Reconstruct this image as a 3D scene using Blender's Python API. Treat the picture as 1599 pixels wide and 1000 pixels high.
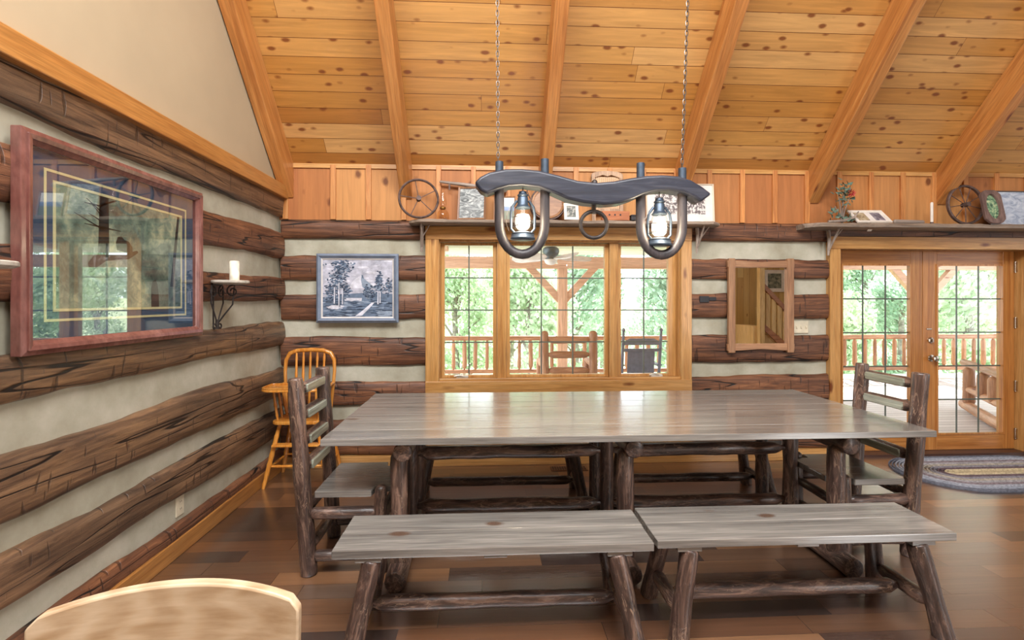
import bpy, bmesh, math, random
from mathutils import Vector, Matrix, noise
from math import sin, cos, pi, radians, atan, sqrt

# ------------------------------------------------------------------ scene
for o in list(bpy.data.objects):
    bpy.data.objects.remove(o)
S = bpy.context.scene
C = S.collection
rnd = random.Random(7)

# camera: eye 1.52 m above the floor, looking at the window wall
cd = bpy.data.cameras.new('camera')
cam = bpy.data.objects.new('camera', cd)
C.objects.link(cam)
cd.sensor_width = 36.0
cd.lens = 36.0 * 770 / 1599
cd.shift_y = -30 / 1599
cd.clip_start = 0.05
cd.clip_end = 300
cam.location = (0, 0, 1.52)
cam.rotation_euler = (pi / 2, 0, -atan(40 / 770))
S.camera = cam

# view
S.view_settings.view_transform = 'Standard'
S.view_settings.look = 'None'
S.view_settings.gamma = 1
S.view_settings.use_curve_mapping = False
S.view_settings.exposure = 0.3

# sky
W = bpy.data.worlds.new('sky')
S.world = W
W.use_nodes = True
bg = W.node_tree.nodes['Background']
bg.inputs[0].default_value = (0.80, 0.92, 1.0, 1)
bg.inputs[1].default_value = 4.4

def lamp(name, kind, loc, target, energy, col=(1, 1, 1), size=1, size_y=None, **kw):
    l = bpy.data.lights.new(name, kind)
    o = bpy.data.objects.new(name, l)
    C.objects.link(o)
    o.location = loc
    d = Vector(target) - Vector(loc)
    o.rotation_euler = d.to_track_quat('-Z', 'Y').to_euler()
    l.energy = energy
    l.color = col
    if kind == 'AREA':
        l.shape = 'RECTANGLE'
        l.size = size
        l.size_y = size_y or size
    for k, v in kw.items():
        setattr(l, k, v)
    return o

lamp('sun', 'SUN', (6, 40, 32), (0, 24, 18), 9.0, (1.0, 0.96, 0.88), angle=0.03)
# added area fills that brighten the room; the first shines from behind the camera
lamp('rear_fill', 'AREA', (5.05, -2.45, 1.55), (-0.6, 4.5, 1.5), 95, (0.97, 0.99, 1.0), 1.4, 2.7)  # unseen fill lamp, no glazing in the rear wall
lamp('side_fill', 'AREA', (8.2, 2.2, 1.9), (0, 2.8, 1.8), 36, (0.93, 0.97, 1.0), 3.6, 2.4)  # added fill from the right, the wall there has no window
lamp('overhead_fill', 'AREA', (-0.1, 0.3, 4.9), (0.2, 2.9, 0), 480, (0.97, 0.99, 1.0), 5.0, 1.8)  # added fill high under the ridge

# ------------------------------------------------------------------ helpers
def lin(c):
    def f(u):
        u /= 255.0
        return u / 12.92 if u <= 0.04045 else ((u + 0.055) / 1.055) ** 2.4
    return (f(c[0]), f(c[1]), f(c[2]), 1.0)

class NT:
    coat_ior = 1.5
    def __init__(s, name):
        s.m = bpy.data.materials.new(name)
        s.m.use_nodes = True
        s.t = s.m.node_tree
        s.b = s.t.nodes['Principled BSDF']
        s.out = s.t.nodes['Material Output']
    def n(s, typ, ins=None, **props):
        nd = s.t.nodes.new('ShaderNode' + typ)
        for k, v in props.items():
            setattr(nd, k, v)
        for k, v in (ins or {}).items():
            s.set(nd.inputs[k], v)
        return nd
    def set(s, sock, v):
        if isinstance(v, bpy.types.NodeSocket):
            s.t.links.new(v, sock)
        elif isinstance(v, bpy.types.Node):
            s.t.links.new(v.outputs[0], sock)
        else:
            sock.default_value = v
    def math(s, op, a, b=0.0, c=None):
        nd = s.n('Math', {0: a, 1: b}, operation=op)
        if c is not None:
            s.set(nd.inputs[2], c)
        return nd.outputs[0]
    def ramp(s, fac, stops, interp='LINEAR'):
        nd = s.n('ValToRGB', {0: fac})
        cr = nd.color_ramp
        cr.interpolation = interp
        while len(cr.elements) < len(stops):
            cr.elements.new(0.5)
        for e, (p, c) in zip(cr.elements, stops):
            e.position = p
            e.color = c if len(c) == 4 else lin(c)
        return nd.outputs[0]
    def mix(s, f, a, b, mode='MIX'):
        nd = s.n('Mix', data_type='RGBA', blend_type=mode)
        s.set(nd.inputs[0], f)
        s.set(nd.inputs[6], a)
        s.set(nd.inputs[7], b)
        return nd.outputs[2]
    def obj(s, jitter=True):
        v = s.n('TexCoord').outputs['Object']
        if jitter:
            r = s.n('ObjectInfo').outputs['Random']
            k = s.math('MULTIPLY', r, 41.0)
            v = s.n('VectorMath', {0: v, 1: s.n('CombineXYZ', {0: k, 1: k, 2: k}).outputs[0]}, operation='ADD').outputs[0]
        return v
    def scaled(s, v, sc):
        return s.n('VectorMath', {0: v, 1: sc}, operation='MULTIPLY').outputs[0]
    def noise(s, v, scale=1.0, detail=4, rough=0.55, dist=0.0):
        return s.n('TexNoise', {'Vector': v, 'Scale': scale, 'Detail': detail, 'Roughness': rough, 'Distortion': dist}).outputs[0]
    def bump(s, h, strength=0.2, dist=0.01):
        nd = s.n('Bump', {'Height': h, 'Strength': strength, 'Distance': dist})
        s.set(s.b.inputs['Normal'], nd.outputs[0])
    def fin(s, col=None, rough=None, coat=0.0, metal=0.0, spec=0.5, coat_rough=0.15):
        if col is not None:
            s.set(s.b.inputs['Base Color'], col)
        if rough is not None:
            s.set(s.b.inputs['Roughness'], rough)
        s.b.inputs['Metallic'].default_value = metal
        s.b.inputs['Specular IOR Level'].default_value = spec
        s.b.inputs['Coat Weight'].default_value = coat
        s.b.inputs['Coat Roughness'].default_value = coat_rough
        s.b.inputs['Coat IOR'].default_value = s.coat_ior
        return s.m

def W4(c):
    return lin(c)

def vec_axis(axis, along, cross):
    v = [cross] * 3
    v[axis] = along
    return tuple(v)

def plain(name, c, rough=0.5, metal=0.0, spec=0.5, var=0.06, sc=9.0, coat=0.0):
    t = NT(name)
    v = t.obj()
    n = t.noise(v, sc, 3)
    a = lin(tuple(max(0, x * (1 - var)) for x in c))
    b = lin(tuple(min(255, x * (1 + var)) for x in c))
    return t.fin(t.ramp(n, [(0.3, a), (0.7, b)]), rough, coat, metal, spec)

def wood(name, dark, mid, light, axis=0, rough=0.45, along=1.3, cross=22.0, knots=0.0, knot_col=(80, 45, 25),
         bump=0.12, coat=0.0, var=0.22, spec=0.5, kal=1.7, kcr=5.0, coat_rough=0.15):
    """sawn or planed wood, grain running along one axis of the object"""
    t = NT(name)
    v = t.obj()
    g = t.noise(t.scaled(v, vec_axis(axis, along, cross)), 1.0, 5, 0.6, 0.8)
    col = t.ramp(g, [(0.28, dark), (0.5, mid), (0.72, light)])
    f = t.noise(t.scaled(v, vec_axis(axis, along * 5, cross * 7)), 1.0, 3)
    col = t.mix(0.35, col, t.ramp(f, [(0.35, (120, 120, 120)), (0.65, (255, 255, 255))]), 'MULTIPLY')
    if knots > 0:
        w = t.noise(v, 7.0, 2)
        vo = t.n('TexVoronoi', {'Vector': t.scaled(v, vec_axis(axis, kal, kcr)), 'Scale': 1.0, 'Randomness': 1.0})
        d = t.math('ADD', vo.outputs['Distance'], t.math('MULTIPLY', t.math('SUBTRACT', w, 0.5), 0.12))
        pick = t.math('LESS_THAN', t.n('SeparateColor', {0: vo.outputs['Color']}).outputs[0], knots)
        k = t.math('MULTIPLY', t.ramp(d, [(0.07, (255, 255, 255)), (0.14, (0, 0, 0))]), pick)
        col = t.mix(k, col, lin(knot_col))
    r = t.n('ObjectInfo').outputs['Random']
    hv = t.n('HueSaturation', {'Color': col, 'Value': t.math('ADD', t.math('MULTIPLY', r, var), 1 - var / 2)})
    if bump:
        t.bump(g, bump, 0.004)
    return t.fin(hv.outputs[0], rough, coat, 0, spec, coat_rough)

def planks(name, ai, bi, width, length, pal, rough=0.4, knots=0.0, knot_col=(120, 60, 25), groove=0.02, gcol=(90, 50, 20),
           contrast=0.35, coat=0.0, spec=0.5, kal=2.2, kcr=9.0, bump=0.3, grain=26.0, ksize=0.13):
    """boards side by side in one surface; ai = axis along the boards, bi = axis across"""
    t = NT(name)
    v = t.obj(False)
    sp = t.n('SeparateXYZ', {0: v})
    a, b = sp.outputs[ai], sp.outputs[bi]
    bw = t.math('DIVIDE', b, width)
    row = t.math('FLOOR', bw)
    fr = t.math('FRACT', bw)
    r1 = t.n('TexWhiteNoise', {'W': row}, noise_dimensions='1D').outputs['Value']
    al = t.math('DIVIDE', t.math('ADD', a, t.math('MULTIPLY', r1, 9.7)), length)
    cl = t.math('FLOOR', al)
    fa = t.math('FRACT', al)
    idv = t.n('TexWhiteNoise', {'Vector': t.n('CombineXYZ', {0: row, 1: cl, 2: 0.0}).outputs[0]}, noise_dimensions='3D').outputs['Value']
    n = len(pal)
    col = t.ramp(idv, [((i + 0.5) / n, c) for i, c in enumerate(pal)])
    off = t.math('MULTIPLY', idv, 57.0)
    vv = t.n('CombineXYZ', {0: t.math('ADD', a, off), 1: b, 2: off}).outputs[0]
    g = t.noise(t.scaled(vv, (1.4, grain, 1)), 1.0, 6, 0.62, 1.0)
    col = t.mix(contrast, col, t.ramp(g, [(0.25, (70, 60, 50)), (0.5, (190, 190, 190)), (0.75, (255, 255, 255))]), 'MULTIPLY')
    if knots > 0:
        w = t.noise(t.scaled(vv, (9, 16, 1)), 1.0, 2)
        vo = t.n('TexVoronoi', {'Vector': t.scaled(vv, (kal, kcr, 1)), 'Scale': 1.0})
        d = t.math('ADD', vo.outputs['Distance'], t.math('MULTIPLY', t.math('SUBTRACT', w, 0.5), 0.2))
        pick = t.math('LESS_THAN', t.n('SeparateColor', {0: vo.outputs['Color']}).outputs[0], knots)
        k = t.math('MULTIPLY', t.ramp(d, [(ksize * 0.5, (255, 255, 255)), (ksize, (0, 0, 0))]), pick)
        col = t.mix(t.math('MULTIPLY', k, 0.85), col, lin(knot_col))
    e1 = t.math('LESS_THAN', fr, groove)
    ga = 0.003 / length
    e2 = t.math('LESS_THAN', fa, ga)
    e = t.math('MAXIMUM', e1, e2)
    col = t.mix(e, col, lin(gcol))
    h = t.math('SUBTRACT', t.math('MULTIPLY', g, 0.15), e)
    t.bump(h, bump, 0.004)
    return t.fin(col, rough, coat, 0, spec)

def hewn(name, dark, mid, light, rough=0.6, spec=0.4, var=0.3, coat=0.0):
    """old adze-hewn timber, grain along local X"""
    t = NT(name)
    v = t.obj()
    g = t.noise(t.scaled(v, (2.2, 12, 34)), 1.0, 8, 0.72, 0.7)
    col = t.ramp(g, [(0.32, dark), (0.5, mid), (0.68, light)])
    big = t.noise(t.scaled(v, (1.3, 3, 4)), 1.0, 3)
    col = t.mix(0.55, col, t.ramp(big, [(0.33, (120, 108, 112)), (0.5, (210, 196, 190)), (0.66, (255, 236, 200))]), 'MULTIPLY')
    # long drying checks
    ck = t.noise(t.scaled(v, (0.5, 1.0, 9.0)), 1.0, 2, 0.4, 0.0)
    ca = t.math('ABSOLUTE', t.math('SUBTRACT', ck, 0.5))
    crack = t.ramp(ca, [(0.004, (255, 255, 255)), (0.009, (0, 0, 0))])
    # short upright axe cuts
    ax = t.noise(t.scaled(v, (34, 2, 5.5)), 1.0, 1, 0.5, 0.2)
    axe = t.ramp(ax, [(0.66, (0, 0, 0)), (0.71, (255, 255, 255))])
    m = t.math('MAXIMUM', crack, t.math('MULTIPLY', axe, 0.6))
    col = t.mix(m, col, lin((28, 20, 17)))
    r = t.n('ObjectInfo').outputs['Random']
    hv = t.n('HueSaturation', {'Color': col, 'Value': t.math('ADD', t.math('MULTIPLY', r, var), 1 - var / 2)})
    t.bump(t.math('SUBTRACT', t.math('MULTIPLY', g, 0.6), m), 0.55, 0.012)
    return t.fin(hv.outputs[0], rough, coat, 0, spec, 0.3)

def peeled(name, dark, mid, light, rough=0.35, coat=0.35, line=(150, 122, 100)):
    """peeled log with inner bark and worm trails, grain along local Z"""
    t = NT(name)
    v = t.obj()
    g = t.noise(t.scaled(v, (20, 20, 3.2)), 1.0, 7, 0.7, 1.4)
    col = t.ramp(g, [(0.34, dark), (0.5, mid), (0.68, light)])
    w = t.noise(t.scaled(v, (26, 26, 6)), 1.0, 3, 0.5, 1.6)
    wa = t.math('ABSOLUTE', t.math('SUBTRACT', w, 0.5))
    k = t.ramp(wa, [(0.010, (255, 255, 255)), (0.026, (0, 0, 0))])
    gate = t.ramp(t.noise(v, 5.0, 2), [(0.45, (0, 0, 0)), (0.62, (255, 255, 255))])
    col = t.mix(t.math('MULTIPLY', t.math('MULTIPLY', k, gate), 0.75), col, lin(line))
    r = t.n('ObjectInfo').outputs['Random']
    hv = t.n('HueSaturation', {'Color': col, 'Value': t.math('ADD', t.math('MULTIPLY', r, 0.3), 0.85)})
    t.bump(t.math('ADD', g, t.math('MULTIPLY', k, 0.3)), 0.6, 0.008)
    return t.fin(hv.outputs[0], rough, coat, 0, 0.5, 0.22)

def pane(name, ior=1.45, tint=(1, 1, 1, 1)):
    t = NT(name)
    f0 = ((ior - 1) / (ior + 1)) ** 2
    fc = t.math('POWER', t.n('LayerWeight', {'Blend': 0.5}).outputs['Facing'], 5.0)
    fr = t.n('Math', {0: fc, 1: 1 - f0, 2: f0}, operation='MULTIPLY_ADD')
    tr = t.n('BsdfTransparent', {'Color': tint})
    gl = t.n('BsdfGlossy', {'Roughness': 0.0})
    mx = t.n('MixShader', {0: fr.outputs[0], 1: tr.outputs[0], 2: gl.outputs[0]})
    t.t.links.new(mx.outputs[0], t.out.inputs['Surface'])
    return t.m

class MB:
    """collects shapes into one mesh"""
    def __init__(s):
        s.v, s.f, s.mi = [], [], []
    def add(s, vs, fs, mi=0):
        o = len(s.v)
        s.v += [tuple(x) for x in vs]
        s.f += [tuple(i + o for i in f) for f in fs]
        s.mi += [mi] * len(fs)
        return s
    def box(s, c, d, R=None, mi=0):
        hx, hy, hz = d[0] / 2, d[1] / 2, d[2] / 2
        vs = [Vector((x, y, z)) for z in (-hz, hz) for y in (-hy, hy) for x in (-hx, hx)]
        if R is not None:
            vs = [R @ v for v in vs]
        c = Vector(c)
        return s.add([v + c for v in vs], [(0, 2, 3, 1), (4, 5, 7, 6), (0, 1, 5, 4), (2, 6, 7, 3), (0, 4, 6, 2), (1, 3, 7, 5)], mi)
    def bb(s, x0, x1, y0, y1, z0, z1, mi=0):
        return s.box(((x0 + x1) / 2, (y0 + y1) / 2, (z0 + z1) / 2), (x1 - x0, y1 - y0, z1 - z0), None, mi)
    def tube(s, pts, radii, seg=12, closed=False, caps=True, nz=0.0, seed=0.0, mi=0, flat=1.0):
        pts = [Vector(p) for p in pts]
        n = len(pts)
        if not hasattr(radii, '__len__'):
            radii = [radii] * n
        tang = []
        for i in range(n):
            a = pts[(i - 1) % n] if (closed or i > 0) else pts[i]
            b = pts[(i + 1) % n] if (closed or i < n - 1) else pts[i]
            d = b - a
            tang.append(d.normalized() if d.length > 1e-9 else Vector((0, 0, 1)))
        t0 = tang[0]
        u = t0.cross(Vector((0, 1, 0)))
        if u.length < 0.1:
            u = t0.cross(Vector((1, 0, 0)))
        u.normalize()
        vs, fs = [], []
        for i in range(n):
            if i:
                q = tang[i - 1].rotation_difference(tang[i])
                u = (q @ u)
                u = (u - tang[i] * u.dot(tang[i])).normalized()
            w = tang[i].cross(u)
            for k in range(seg):
                a = 2 * pi * k / seg
                r = radii[i]
                if nz:
                    p = pts[i] + (u * cos(a) + w * sin(a)) * r
                    r *= 1 + nz * noise.noise(Vector((p.x * 9 + seed, p.y * 9 - seed, p.z * 5 + seed * 2)))
                vs.append(pts[i] + u * (cos(a) * r) + w * (sin(a) * r * flat))
        m = n if closed else n - 1
        for i in range(m):
            j = (i + 1) % n
            for k in range(seg):
                l = (k + 1) % seg
                fs.append((i * seg + k, i * seg + l, j * seg + l, j * seg + k))
        if caps and not closed:
            fs.append(tuple(reversed(range(seg))))
            fs.append(tuple((n - 1) * seg + k for k in range(seg)))
        return s.add(vs, fs, mi)
    def lathe(s, prof, c=(0, 0, 0), seg=24, R=None, mi=0, sy=1.0):
        c = Vector(c)
        vs, fs = [], []
        for r, z in prof:
            for k in range(seg):
                a = 2 * pi * k / seg
                p = Vector((r * cos(a), r * sin(a) * sy, z))
                vs.append((R @ p if R is not None else p) + c)
        for i in range(len(prof) - 1):
            for k in range(seg):
                l = (k + 1) % seg
                fs.append((i * seg + k, i * seg + l, (i + 1) * seg + l, (i + 1) * seg + k))
        fs.append(tuple(reversed(range(seg))))
        fs.append(tuple((len(prof) - 1) * seg + k for k in range(seg)))
        return s.add(vs, fs, mi)
    def prism(s, poly, h0, h1, frame=None, mi=0):
        """polygon (2-D) extruded from h0 to h1; frame(a, b, h) gives the 3-D point"""
        f = frame or (lambda a, b, h: (a, b, h))
        n = len(poly)
        vs = [f(a, b, h0) for a, b in poly] + [f(a, b, h1) for a, b in poly]
        fs = [tuple(reversed(range(n))), tuple(range(n, 2 * n))]
        fs += [(i, (i + 1) % n, n + (i + 1) % n, n + i) for i in range(n)]
        return s.add(vs, fs, mi)
    def ring(s, w, h, t, d0, d1, frame, d1i=None, mi=0):
        """mitred rectangular frame w x h (outer), t wide, between depths d0 and d1 (inner edge d1i)"""
        d1i = d1 if d1i is None else d1i
        o = [(-w / 2, -h / 2), (w / 2, -h / 2), (w / 2, h / 2), (-w / 2, h / 2)]
        i = [(-w / 2 + t, -h / 2 + t), (w / 2 - t, -h / 2 + t), (w / 2 - t, h / 2 - t), (-w / 2 + t, h / 2 - t)]
        vs = [frame(a, b, d0) for a, b in o] + [frame(a, b, d1) for a, b in o] + [frame(a, b, d1i) for a, b in i] + [frame(a, b, d0) for a, b in i]
        fs = []
        for k in range(4):
            l = (k + 1) % 4
            fs += [(k, l, 4 + l, 4 + k), (4 + k, 4 + l, 8 + l, 8 + k), (8 + k, 8 + l, 12 + l, 12 + k), (12 + k, 12 + l, l, k)]
        return s.add(vs, fs, mi)
    def build(s, name, m, parent=None, smooth=False, bevel=0.0, loc=None, rot=None, angle=40, segs=2):
        me = bpy.data.meshes.new(name)
        me.from_pydata(s.v, [], s.f)
        ms = m if isinstance(m, (list, tuple)) else [m]
        for x in ms:
            me.materials.append(x)
        if len(ms) > 1:
            me.polygons.foreach_set('material_index', s.mi)
        bm = bmesh.new()
        bm.from_mesh(me)
        bmesh.ops.recalc_face_normals(bm, faces=bm.faces)
        bm.to_mesh(me)
        bm.free()
        if smooth:
            me.shade_smooth()
            me.set_sharp_from_angle(angle=radians(angle))
        o = bpy.data.objects.new(name, me)
        C.objects.link(o)
        if parent is not None:
            o.parent = parent
        if loc is not None:
            o.location = loc
        if rot is not None:
            o.rotation_euler = rot
        if bevel:
            b = o.modifiers.new('bevel', 'BEVEL')
            b.width = bevel
            b.segments = segs
            b.limit_method = 'ANGLE'
            b.angle_limit = radians(35)
        return o

def tag(o, label, cat, group=None, kind=None):
    o['label'] = label
    o['category'] = cat
    if group:
        o['group'] = group
    if kind:
        o['kind'] = kind
    return o

def structure(o):
    o['kind'] = 'structure'
    return o

def thing(name, label, cat, loc=(0, 0, 0), rz=0.0, group=None):
    o = bpy.data.objects.new(name, None)
    C.objects.link(o)
    o.empty_display_size = 0.1
    o.location = loc
    o.rotation_euler = (0, 0, rz)
    return tag(o, label, cat, group)

def copy_tree(o, parent=None):
    c = o.copy()
    C.objects.link(c)
    c.parent = parent
    for ch in list(o.children):
        copy_tree(ch, c)
    return c

_seed = [0]
def log(name, m, p0, p1, r0, r1=None, parent=None, ends=('flat', 'flat'), nz=0.16, seg=14, flat=1.0, step=0.05, sub_mat=None):
    """a round log from p0 to p1 with its own axis along local Z; ends: flat, round or cone (shaved tenon)"""
    r1 = r0 if r1 is None else r1
    p0, p1 = Vector(p0), Vector(p1)
    d = p1 - p0
    L = d.length
    _seed[0] += 1.37
    def endlist(kind, r):
        if kind == 'flat':
            return [(0.0, 0.86), (0.004, 0.96), (0.012, 1.0)]
        if kind == 'round':
            return [(0.0, 0.25), (r * 0.10, 0.55), (r * 0.32, 0.82), (r * 0.7, 1.0)]
        return [(0.0, 0.42), (r * 0.5, 0.5), (r * 1.3, 0.86), (r * 1.7, 1.0)]
    zs = [(z, k) for z, k in endlist(ends[0], r0)]
    tail = [(L - z, k) for z, k in reversed(endlist(ends[1], r1))]
    a, b = zs[-1][0], tail[0][0]
    n = max(2, int((b - a) / step))
    zs += [(a + (b - a) * i / n, 1.0) for i in range(1, n)]
    zs += tail
    bx, by = rnd.uniform(-1, 1) * 0.004 * min(1, L), rnd.uniform(-1, 1) * 0.004 * min(1, L)
    pts, rad = [], []
    for z, k in zs:
        f = z / L
        pts.append((bx * sin(pi * f), by * sin(pi * f), z))
        rad.append((r0 + (r1 - r0) * f) * k)
    o = MB().tube(pts, rad, seg, nz=nz, seed=_seed[0], flat=flat).build(name, m, parent, True, angle=50)
    q = d.to_track_quat('Z', 'Y')
    o.rotation_mode = 'QUATERNION'
    o.rotation_quaternion = q
    o.location = p0
    return o

# ------------------------------------------------------------------ materials
M = {}
M['ceiling'] = planks('pine_ceiling_boards', 0, 1, 0.1355, 3.4, [(200, 140, 68), (216, 160, 90), (184, 120, 52), (226, 176, 112), (204, 144, 72), (212, 156, 84)], 0.33, 0.75,
                      (112, 50, 16), 0.03, (98, 50, 18), 0.40, 0.15, 0.5, 6.5, 13.0, 0.35, 24.0, 0.27)
M['upper_board'] = planks('rough_pine_wall_boards', 2, 0, 0.32, 40.0, [(194, 132, 76), (176, 110, 64), (204, 146, 88), (186, 120, 70)], 0.55, 0.6,
                          (92, 46, 24), 0.004, (80, 42, 20), 0.35, 0, 0.3, 4.2, 5.6, 0.3, 22.0, 0.22)
M['floor'] = planks('dark_hardwood_floor', 0, 1, 0.128, 0.95, [(56, 40, 35), (126, 88, 60), (98, 66, 46), (150, 106, 72), (70, 50, 42), (124, 80, 50), (46, 36, 35), (138, 96, 64), (110, 84, 66)],
                    0.38, 0.12, (70, 46, 36), 0.014, (50, 36, 30), 0.4, 1.0, 0.5, 1.4, 5.0, 0.10, 30.0)
M['yellow_board'] = planks('knotty_yellow_wall_boards', 2, 0, 0.15, 4.0, [(206, 168, 96), (190, 148, 80), (216, 182, 114)], 0.5, 0.4, (110, 64, 28), 0.04, (110, 76, 36), 0.3)
M['floor'].node_tree.nodes['Principled BSDF'].inputs['Coat IOR'].default_value = 2.9
M['floor'].node_tree.nodes['Principled BSDF'].inputs['Coat Roughness'].default_value = 0.24
M['deck'] = planks('weathered_deck_boards', 0, 1, 0.14, 3.2, [(218, 206, 202), (226, 216, 212), (210, 198, 194)], 0.6, 0.0, groove=0.07, gcol=(110, 92, 86), contrast=0.2)
M['porch_roof'] = planks('pale_porch_ceiling_boards', 0, 1, 0.19, 4.0, [(236, 228, 222), (228, 218, 212)], 0.6, 0.0, groove=0.07, gcol=(120, 112, 108), contrast=0.15)
M['hewn_grey'] = hewn('old_grey_brown_hewn_log', (60, 46, 38), (118, 92, 70), (160, 128, 96), 0.45, 0.5, 0.25, 0.15)
M['hewn_brown'] = hewn('old_red_brown_hewn_log', (62, 41, 32), (112, 74, 52), (154, 108, 78), 0.5, 0.45, 0.25)

def chink():
    t = NT('grey_mortar_chinking')
    v = t.obj(False)
    n = t.noise(v, 3.0, 5, 0.6)
    col = t.ramp(n, [(0.3, (150, 144, 124)), (0.52, (172, 168, 150)), (0.72, (192, 188, 172))])
    f = t.noise(v, 60.0, 4)
    t.bump(t.math('ADD', t.math('MULTIPLY', f, 0.3), n), 0.35, 0.01)
    return t.fin(col, 0.8, 0, 0, 0.3)
M['chink'] = chink()
M['plaster'] = plain('tan_painted_drywall', (176, 158, 130), 0.75, 0, 0.2, 0.02, 2.0)
M['trim'] = wood('honey_pine_trim', (172, 116, 60), (198, 146, 84), (212, 164, 104), 0, 0.35, 1.2, 24, 0.35, (110, 56, 22), 0.08, 0.15)
M['trim_z'] = wood('honey_pine_upright_trim', (172, 116, 60), (198, 146, 84), (212, 164, 104), 2, 0.35, 1.2, 24, 0.35, (110, 56, 22), 0.08, 0.15)
M['trim_y'] = wood('honey_pine_side_trim', (150, 94, 44), (176, 120, 62), (190, 136, 76), 1, 0.38, 1.2, 24, 0.35, (110, 56, 22), 0.08, 0.12)
M['rafter'] = wood('orange_timber_rafter', (166, 96, 40), (198, 128, 62), (212, 148, 80), 0, 0.42, 0.9, 14, 0.35, (104, 48, 22), 0.1, 0.08)
M['batten'] = wood('pine_batten', (170, 100, 50), (202, 134, 72), (216, 154, 92), 2, 0.5, 1.2, 24, 0.3, (96, 48, 24), 0.1)
M['door_z'] = wood('amber_fir_door_stile', (156, 94, 44), (186, 124, 64), (202, 144, 82), 2, 0.3, 1.0, 30, 0, (0, 0, 0), 0.05, 0.25)
M['door_x'] = wood('amber_fir_door_rail', (156, 94, 44), (186, 124, 64), (202, 144, 82), 0, 0.3, 1.0, 30, 0, (0, 0, 0), 0.05, 0.25)
M['top'] = wood('grey_stained_pine_top', (96, 92, 88), (129, 125, 120), (156, 151, 144), 0, 0.26, 0.9, 16, 0.45, (92, 72, 60), 0.06, 0.8, 0.12, 0.5, 2.4, 5.0, 0.16)
M['top'].node_tree.nodes['Principled BSDF'].inputs['Coat IOR'].default_value = 1.8
M['peeled'] = peeled('dark_peeled_log', (36, 26, 23), (72, 53, 46), (138, 108, 92))
M['tenon'] = plain('pale_shaved_log_end', (170, 156, 138), 0.4, 0, 0.5, 0.12, 14, 0.2)
M['slat'] = wood('grey_split_log_slat', (92, 88, 78), (136, 134, 120), (168, 168, 150), 2, 0.25, 1.2, 20, 0.2, (90, 70, 56), 0.1, 0.4, 0.15)
M['muntin'] = plain('dark_grey_grille', (86, 92, 84), 0.5)
M['glass'] = pane('window_glass', 1.40)
M['picture_glass'] = pane('picture_glass', 2.2)
M['white_metal'] = plain('pale_metal', (206, 204, 198), 0.35, 0.6)
M['nickel'] = plain('satin_nickel', (186, 178, 166), 0.25, 1.0)
M['iron'] = plain('black_wrought_iron', (58, 52, 50), 0.5, 0.5, 0.5, 0.2, 30)
M['rust'] = plain('rusty_iron', (96, 78, 72), 0.6, 0.4, 0.4, 0.25, 30)
M['white'] = plain('white_plastic', (226, 222, 212), 0.4)
M['almond'] = plain('almond_plastic', (206, 196, 172), 0.45)
M['black'] = plain('black_paint', (34, 34, 38), 0.5)

# ------------------------------------------------------------------ the room
XL, YB = -1.865, 4.585          # faces of the hewn logs
RIDGE_Y, EAVE_Z, EAVE_Y, SL = 1.0, 2.755, 4.62, 1.065
AL = math.atan(SL)

fl = structure(MB().bb(-2.1, 9.2, -2.9, 4.9, -0.15, 0.0).build('floor', M['floor']))

# left wall: mortar bed, hewn logs, drywall gable above
wl = structure(MB().bb(-2.1, XL - 0.02, -2.7, 4.9, 0.0, 2.46).build('wall_left', M['chink']))
def hewn_log(name, m, L, z0, z1, parent, loc, rz, seed, back=0.05, wob=0.02):
    nx = max(8, int(L / 0.05))
    h = z1 - z0
    prof = [(back, 0.0), (0.004, 0.0), (-0.012, 0.05), (-0.021, 0.18), (-0.024, 0.38), (-0.024, 0.50), (-0.006, 0.515), (-0.024, 0.53), (-0.025, 0.66), (-0.020, 0.83), (-0.012, 0.95), (0.004, 1.0), (back, 1.0)]
    vs, fs = [], []
    for i in range(nx + 1):
        x = L * i / nx
        a = wob * (noise.noise(Vector((x * 1.3, seed, 0))) * 1.6 + noise.noise(Vector((x * 6, seed, 3))) * 0.5)
        b = wob * (noise.noise(Vector((x * 1.1, seed, 9))) * 1.6 + noise.noise(Vector((x * 7, seed, 5))) * 0.5)
        for k, (y, t) in enumerate(prof):
            d = y
            if 4 < k < 8:
                t += 0.24 * noise.noise(Vector((x * 0.45, seed, 40)))
                if k == 6:
                    dep = max(0.0, min(1.0, 0.55 + 2.2 * noise.noise(Vector((x * 0.8, seed, 60)))))
                    d = -0.024 + 0.034 * dep
                elif k != 6:
                    t += (0.016 if k == 5 else -0.016) * (1 + noise.noise(Vector((x * 2, seed, 70))))
            z = z0 + a + (h + b - a) * t
            if 1 < k < len(prof) - 2:
                d += 0.009 * noise.noise(Vector((x * 2.2, z * 7, seed + 20))) + 0.004 * noise.noise(Vector((x * 14, z * 9, seed)))
            vs.append((x, d, z))
    n = len(prof)
    for i in range(nx):
        for k in range(n):
            l = (k + 1) % n
            fs.append((i * n + k, i * n + l, (i + 1) * n + l, (i + 1) * n + k))
    fs.append(tuple(range(n)))
    fs.append(tuple(nx * n + k for k in reversed(range(n))))
    return MB().add(vs, fs).build(name, m, parent, True, loc=loc, rot=(0, 0, rz), angle=60)
for i, (a, b) in enumerate([(2.277, 2.475), (1.908, 2.133), (1.522, 1.732), (1.12, 1.315), (0.662, 0.925), (0.325, 0.548), (0.0, 0.185)]):
    hewn_log('log', M['hewn_grey'] if i not in (1, 2, 6) else M['hewn_brown'], 6.2, a, b, wl, (XL + 0.004, -1.6, 0), pi / 2, 3.1 + i * 7.7)
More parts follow.
